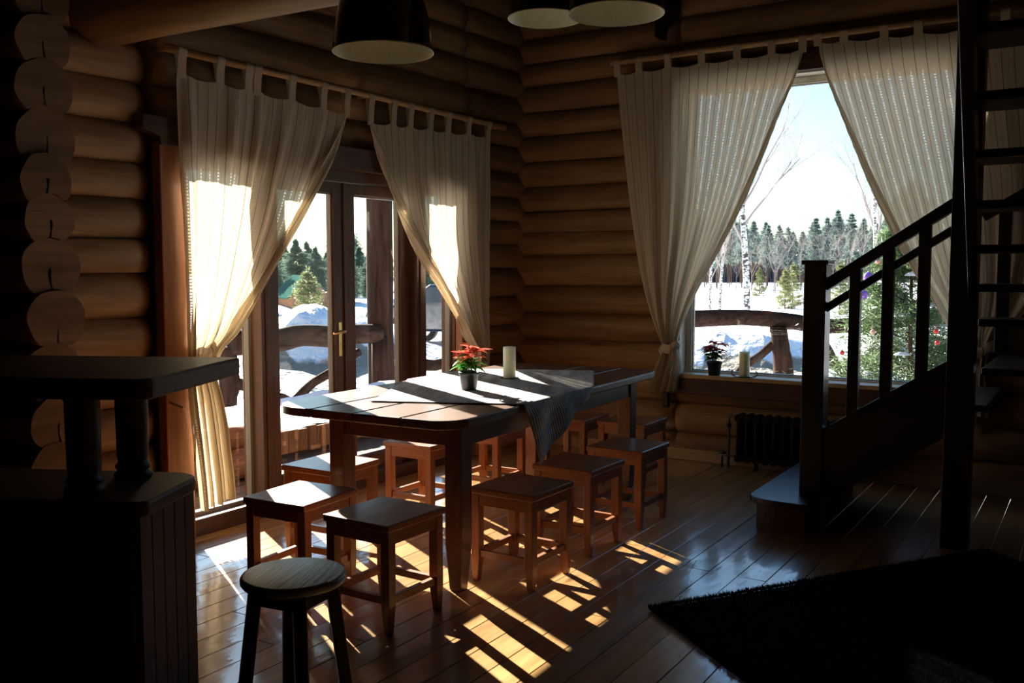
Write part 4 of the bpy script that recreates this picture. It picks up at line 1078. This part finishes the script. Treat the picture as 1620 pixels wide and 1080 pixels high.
for k in range(20):
    px=1100+(k//2+.5*(k%2)+rn.uniform(-.15,.15))*43; dep=75+(k%2)*5.5
    place(brp[k%3],px,dep,-.4,'leafless grey tree at the edge of the distant forest','tree','leafless trees at the forest edge',rn.uniform(.42,.62),rn.uniform(0,6))
# dark undergrowth between the trunks
mb=MB(); rn2=random.Random(8)
for k in range(6500):
    px=rn2.uniform(1060,1560); dep=rn2.uniform(127,136); p=at(px,430,dep); h=rn2.uniform(1.8,6.0)*(.6+.8*abs(fbm(px*.02,3)))
    a=rn2.uniform(0,6.28); w=rn2.uniform(.05,.16); cx,cy=math.cos(a)*w,math.sin(a)*w; o=len(mb.v); tx,ty=rn2.gauss(0,.4),rn2.gauss(0,.4)
    mb.v+= [(p.x-cx,p.y-cy,-.5),(p.x+cx,p.y+cy,-.5),(p.x+tx,p.y+ty,h)]; mb.f.append([o,o+1,o+2]); mb.mi.append(0); mb.sm.append(False)
tag(mb.build('undergrowth',M['greybark']),'dense grey undergrowth and saplings at the foot of the distant forest','bushes',kind='stuff')
# left side trees behind the doors
LT='dense dark evergreen beyond the snow heap, seen through the glazed doors'
lp=[pine('evergreen_tree',6,.05,1.45,300+i,M['needle'],46,.34,.045,dense=1.8,shape='round',trunk=.012) for i in range(3)]
for (px,dep,top) in [(360,60,400),(385,52,405),(410,60,395),(432,56,400),(452,62,388),(470,58,380),(486,64,384),(500,57,392),(517,66,400),(535,60,398),(552,52,400),(568,58,392),(584,54,398),(640,56,388),(655,62,392),(672,58,400),(690,60,396),(715,64,402),(740,60,398)]:
    p=at(px,430,dep); zb=gh(p.x,p.y); H=1.46+(427-top)/F*dep-zb
    place(lp[int(px)%3],px,dep,None,LT,'tree','evergreens seen through the doors',H/6.1,px*.37)
for pr_ in farp+brp+lp:   # prototypes become real members of their groups
    pass
yp=pine('young_pine',2.2,.04,.72,400,M['needle_lt'],34,.13,.012,dense=1.2,shape='cone',trunk=.014)
p=at(487,430,24); z=gh(p.x,p.y); s_=(1.46+(427-428)/F*24-z)/2.2
yp.location=(p.x,p.y,z); yp.scale=(s_*1.25,s_*1.25,s_); tag(yp,'yellowish bushy young pine in front of the shed behind the snow heap','tree','small pale pines in the snow')
for (px,dep,h,lab) in ((1243,40,2.3,'pale green young pine standing in the snow field beside the newel post'),(1255,44,2.6,'pale green young pine just behind another in the snow field by the newel post'),(1202,60,2.4,'small faint young pine behind the birch trunk'),(1330,36,2.6,'pale green young pine seen between newel post and first baluster')):
    place(yp,px,dep,-.35,lab,'tree','small pale pines in the snow',.8*h/2.2,px)
# birches
bt=bare('birch_tree',9.5,61,'birch','twig',4,.0155,spread=.6,nchild=(5,7),seg=8,lean=.0,up=.9)
p=at(1182,500,34); bt.location=(p.x,p.y,-.4); tag(bt,'white birch with black marks and fine bare twigs outside the big window','tree','birches in the snow field')
bt.scale=(.95,.95,.95)
place(bt,1124,40,-.4,'thin birch trunk close to the left curtain of the big window','tree','birches in the snow field',.5,2)
place(bt,1139,38,-.4,'thin leaning birch trunk between the left curtain and the big birch','tree','birches in the snow field',.5,4)
place(bt,1387,46,-.4,'pale slender birch seen above the handrail','tree','birches in the snow field',.85,1)
# prototypes of the far groups placed too
for i,pt in enumerate(farp):
    p=at((1135,1245,1360,1470)[i],430,82.5); pt.location=(p.x,p.y,-.4); pt.scale=(.55,.55,.55); tag(pt,LF,'tree','distant pines beyond the snow field')
for i,pt in enumerate(brp):
    p=at((1225,1330,1440)[i],430,69); pt.location=(p.x,p.y,-.4); pt.scale=(.5,.5,.5); tag(pt,'leafless grey tree at the edge of the distant forest','tree','leafless trees at the forest edge')
for i,pt in enumerate(lp):
    px=(420,545,700)[i]; p=at(px,430,80); pt.location=(p.x,p.y,gh(p.x,p.y)); pt.scale=(1,1,1); tag(pt,LT,'tree','evergreens seen through the doors')
# decorated pine near the house
dp=pine('decorated_pine',3.3,.03,1.30,555,M['needle_near'],150,.10,.008,dense=2.0,shape='cone',trunk=.013)
pd=at(1440,560,11.2); dp.location=(pd.x,pd.y,-.3); dp.scale=(.88,.88,.83); tag(dp,'green pine hung with coloured baubles outside, behind the stair balusters','tree')
sn=MB(); rn=random.Random(4)
for k in range(26):
    zz_=rn.uniform(.25,2.2); R=1.0*(1-zz_/3.4); a=rn.uniform(0,6.28); c=(R*.8*math.cos(a),R*.8*math.sin(a),zz_); r=rn.uniform(.05,.13)
    vs=[];fs=[];K=10
    for j in range(5):
        for q in range(K): vs.append((c[0]+r*1.3*math.cos(2*PI*q/K)*math.cos(j*PI/8)*(1+.2*math.sin(q*2+k)),c[1]+r*1.3*math.sin(2*PI*q/K)*math.cos(j*PI/8),c[2]+r*.55*math.sin(j*PI/8)))
    for j in range(4):
        for q in range(K): fs.append((j*K+q,j*K+(q+1)%K,(j+1)*K+(q+1)%K,(j+1)*K+q))
    sn.add(vs,fs,0,True)
sn.build('snow_clump',M['snowlump'],dp)
def bauble(px,py,dep,key,label,r=.027,first=None):
    mb=MB(); mb.lathe([(0,-1*r)]+[(r*math.sin(PI*i/10),-r*math.cos(PI*i/10)) for i in range(1,10)]+[(0,r)],16)
    mb.lathe([(.0,r*1.25),(.008,r*1.22),(.008,r*.95)],8); mb.tube([(0,0,r*1.2),(0,0,r*1.2+.05)],.0015,4)
    p=at(px,py,dep-1.0); o=mb.build('bauble',M[key],loc=p); tag(o,label,'bauble','baubles on the outdoor pine')
bauble(1389,414,11.5,'bauble_gold','pink gold bauble high on the outdoor pine, just under the handrail')
bauble(1374,438,11.5,'bauble_purple','purple bauble between handrail and lower rail on the outdoor pine',.055)
bauble(1366,466,11.4,'bauble_purple','purple bauble just below the lower rail on the outdoor pine',.05)
bauble(1332,558,11.3,'bauble_red','red bauble low on the left side of the outdoor pine')
bauble(1381,525,11.3,'bauble_gold','pale bauble at the middle of the outdoor pine')
bauble(1481,524,11.2,'bauble_red','red bauble at the right of the outdoor pine near the thick post')
bauble(1483,542,11.2,'bauble_red','lower red bauble at the right of the outdoor pine near the thick post')
bauble(1306,505,11.6,'bauble_gold','pale bauble beside the newel post on the outdoor pine')
shp=pine('added_shade_spruce',6.6,.50,1.15,777,M['needle_near'],70,.22,.016,dense=2.4,shape='round',trunk=.015)  # extra tree added out of view to keep the sun off the big window
shp.location=(-4.93,4.05,-.3); tag(shp,'added spruce shading the big window, its trunk hidden behind the thick log column outside','tree')
# ------------------------------------------------------------------ shed and car
ps_=at(494,440,50); ang=math.radians(20)
sh=thing('shed','brown boarded shed with a green roof behind the young pine','building',(ps_.x,ps_.y,gh(ps_.x,ps_.y)-.1))
H0=1.46-(470-427)/F*50-(gh(ps_.x,ps_.y)-.1); H1=1.46-(438-427)/F*50-(gh(ps_.x,ps_.y)-.1)
sh.rotation_euler=(0,0,yaw+math.radians(-8))
mb=MB(); w_=1.15; dl=4.0
mb.add([(-w_,0,0),(w_,0,0),(w_,0,H0),(0,0,H1),(-w_,0,H0),(-w_-2.6,dl,0),(w_-2.6,dl,0),(w_-2.6,dl,H0),(-2.6,dl,H1),(-w_-2.6,dl,H0)],[(0,1,2,3,4),(9,8,7,6,5),(0,5,6,1),(1,6,7,2),(0,4,9,5)]); mb.build('wall',M['shedwall'],sh)
mb=MB()
for s_ in (-1,1):
    a=Vector((s_*(w_+.2),-.2,H0-.12)); b=Vector((0,-.2,H1+.03)); d_=Vector((-2.75,dl+.4,0))
    mb.add([a,b,b+d_,a+d_,a+Vector((0,0,.06)),b+Vector((0,0,.06)),b+d_+Vector((0,0,.06)),a+d_+Vector((0,0,.06))],[(0,1,2,3),(7,6,5,4),(0,4,5,1),(1,5,6,2),(2,6,7,3),(3,7,4,0)])
mb.build('roof',M['shedroof'],sh)
pc=at(738,540,21)
car=thing('car','dark parked car outside beyond the right door panel','car',(pc.x,pc.y,gh(pc.x,pc.y)-.02),yaw+math.radians(-18))
prof=[(-2.1,.35),(-2.15,.6),(-2.05,.85),(-1.2,.95),(-.55,1.38),(.75,1.42),(1.55,1.0),(2.05,.92),(2.15,.6),(2.1,.35)]
mb=MB(); Tm=Matrix(((1,0,0,0),(0,0,1,0),(0,1,0,0),(0,0,0,1)))
mb.prism(prof,-.82,.82,mx=Tm); mb.build('body',M['carpaint'],car,.06)
mb=MB(); mb.prism([(-1.05,.98),(-.50,1.32),(.05,1.345),(.05,.98)],-.828,.828,mx=Tm); mb.prism([(.12,.98),(.12,1.345),(.70,1.35),(1.35,1.01)],-.828,.828,mx=Tm); mb.build('side_window',M['carglass'],car)
for x in (-1.35,1.35):
    for y in (-.80,.80):
        mb=MB(); n=24
        mb.tube([(x,y-.09,.32),(x,y+.09,.32)],.32,n,0,False); w=mb.build('wheel',M['tyre'],car,.02)
        mb=MB(); mb.tube([(x,y-.10,.32),(x,y+.10,.32)],.19,n,0,False); mb.build('hubcap',M['alloy'],w)
# ------------------------------------------------------------------ light
SUNAZ=Vector((-1,.545,0)).normalized(); EL=math.radians(20.3)
sd=Vector((SUNAZ.x*math.cos(EL),SUNAZ.y*math.cos(EL),math.sin(EL)))
sl_=bpy.data.lights.new('sun','SUN'); sl_.energy=40.0; sl_.angle=math.radians(.53); sl_.color=(1.0,.92,.80)
so_=bpy.data.objects.new('sun',sl_); C.objects.link(so_); so_.location=(-10,5,8); so_.rotation_euler=sd.to_track_quat('Z','Y').to_euler()
w=bpy.data.worlds.new('world'); sc.world=w; w.use_nodes=True; nt=w.node_tree; bg=nt.nodes['Background']
sky=nt.nodes.new('ShaderNodeTexSky'); sky.sky_type='NISHITA'; sky.sun_disc=False; sky.sun_elevation=math.radians(30)
sky.sun_rotation=math.atan2(SUNAZ.x,SUNAZ.y); sky.air_density=1.3; sky.dust_density=.6; sky.ozone_density=3.0; sky.altitude=100
tn=nt.nodes.new('ShaderNodeMix'); tn.data_type='RGBA'; tn.blend_type='MULTIPLY'; tn.inputs[0].default_value=1; tn.inputs[7].default_value=(.80,1.0,1.12,1)
nt.links.new(sky.outputs[0],tn.inputs[6]); nt.links.new(tn.outputs[2],bg.inputs[0]); bg.inputs[1].default_value=.26
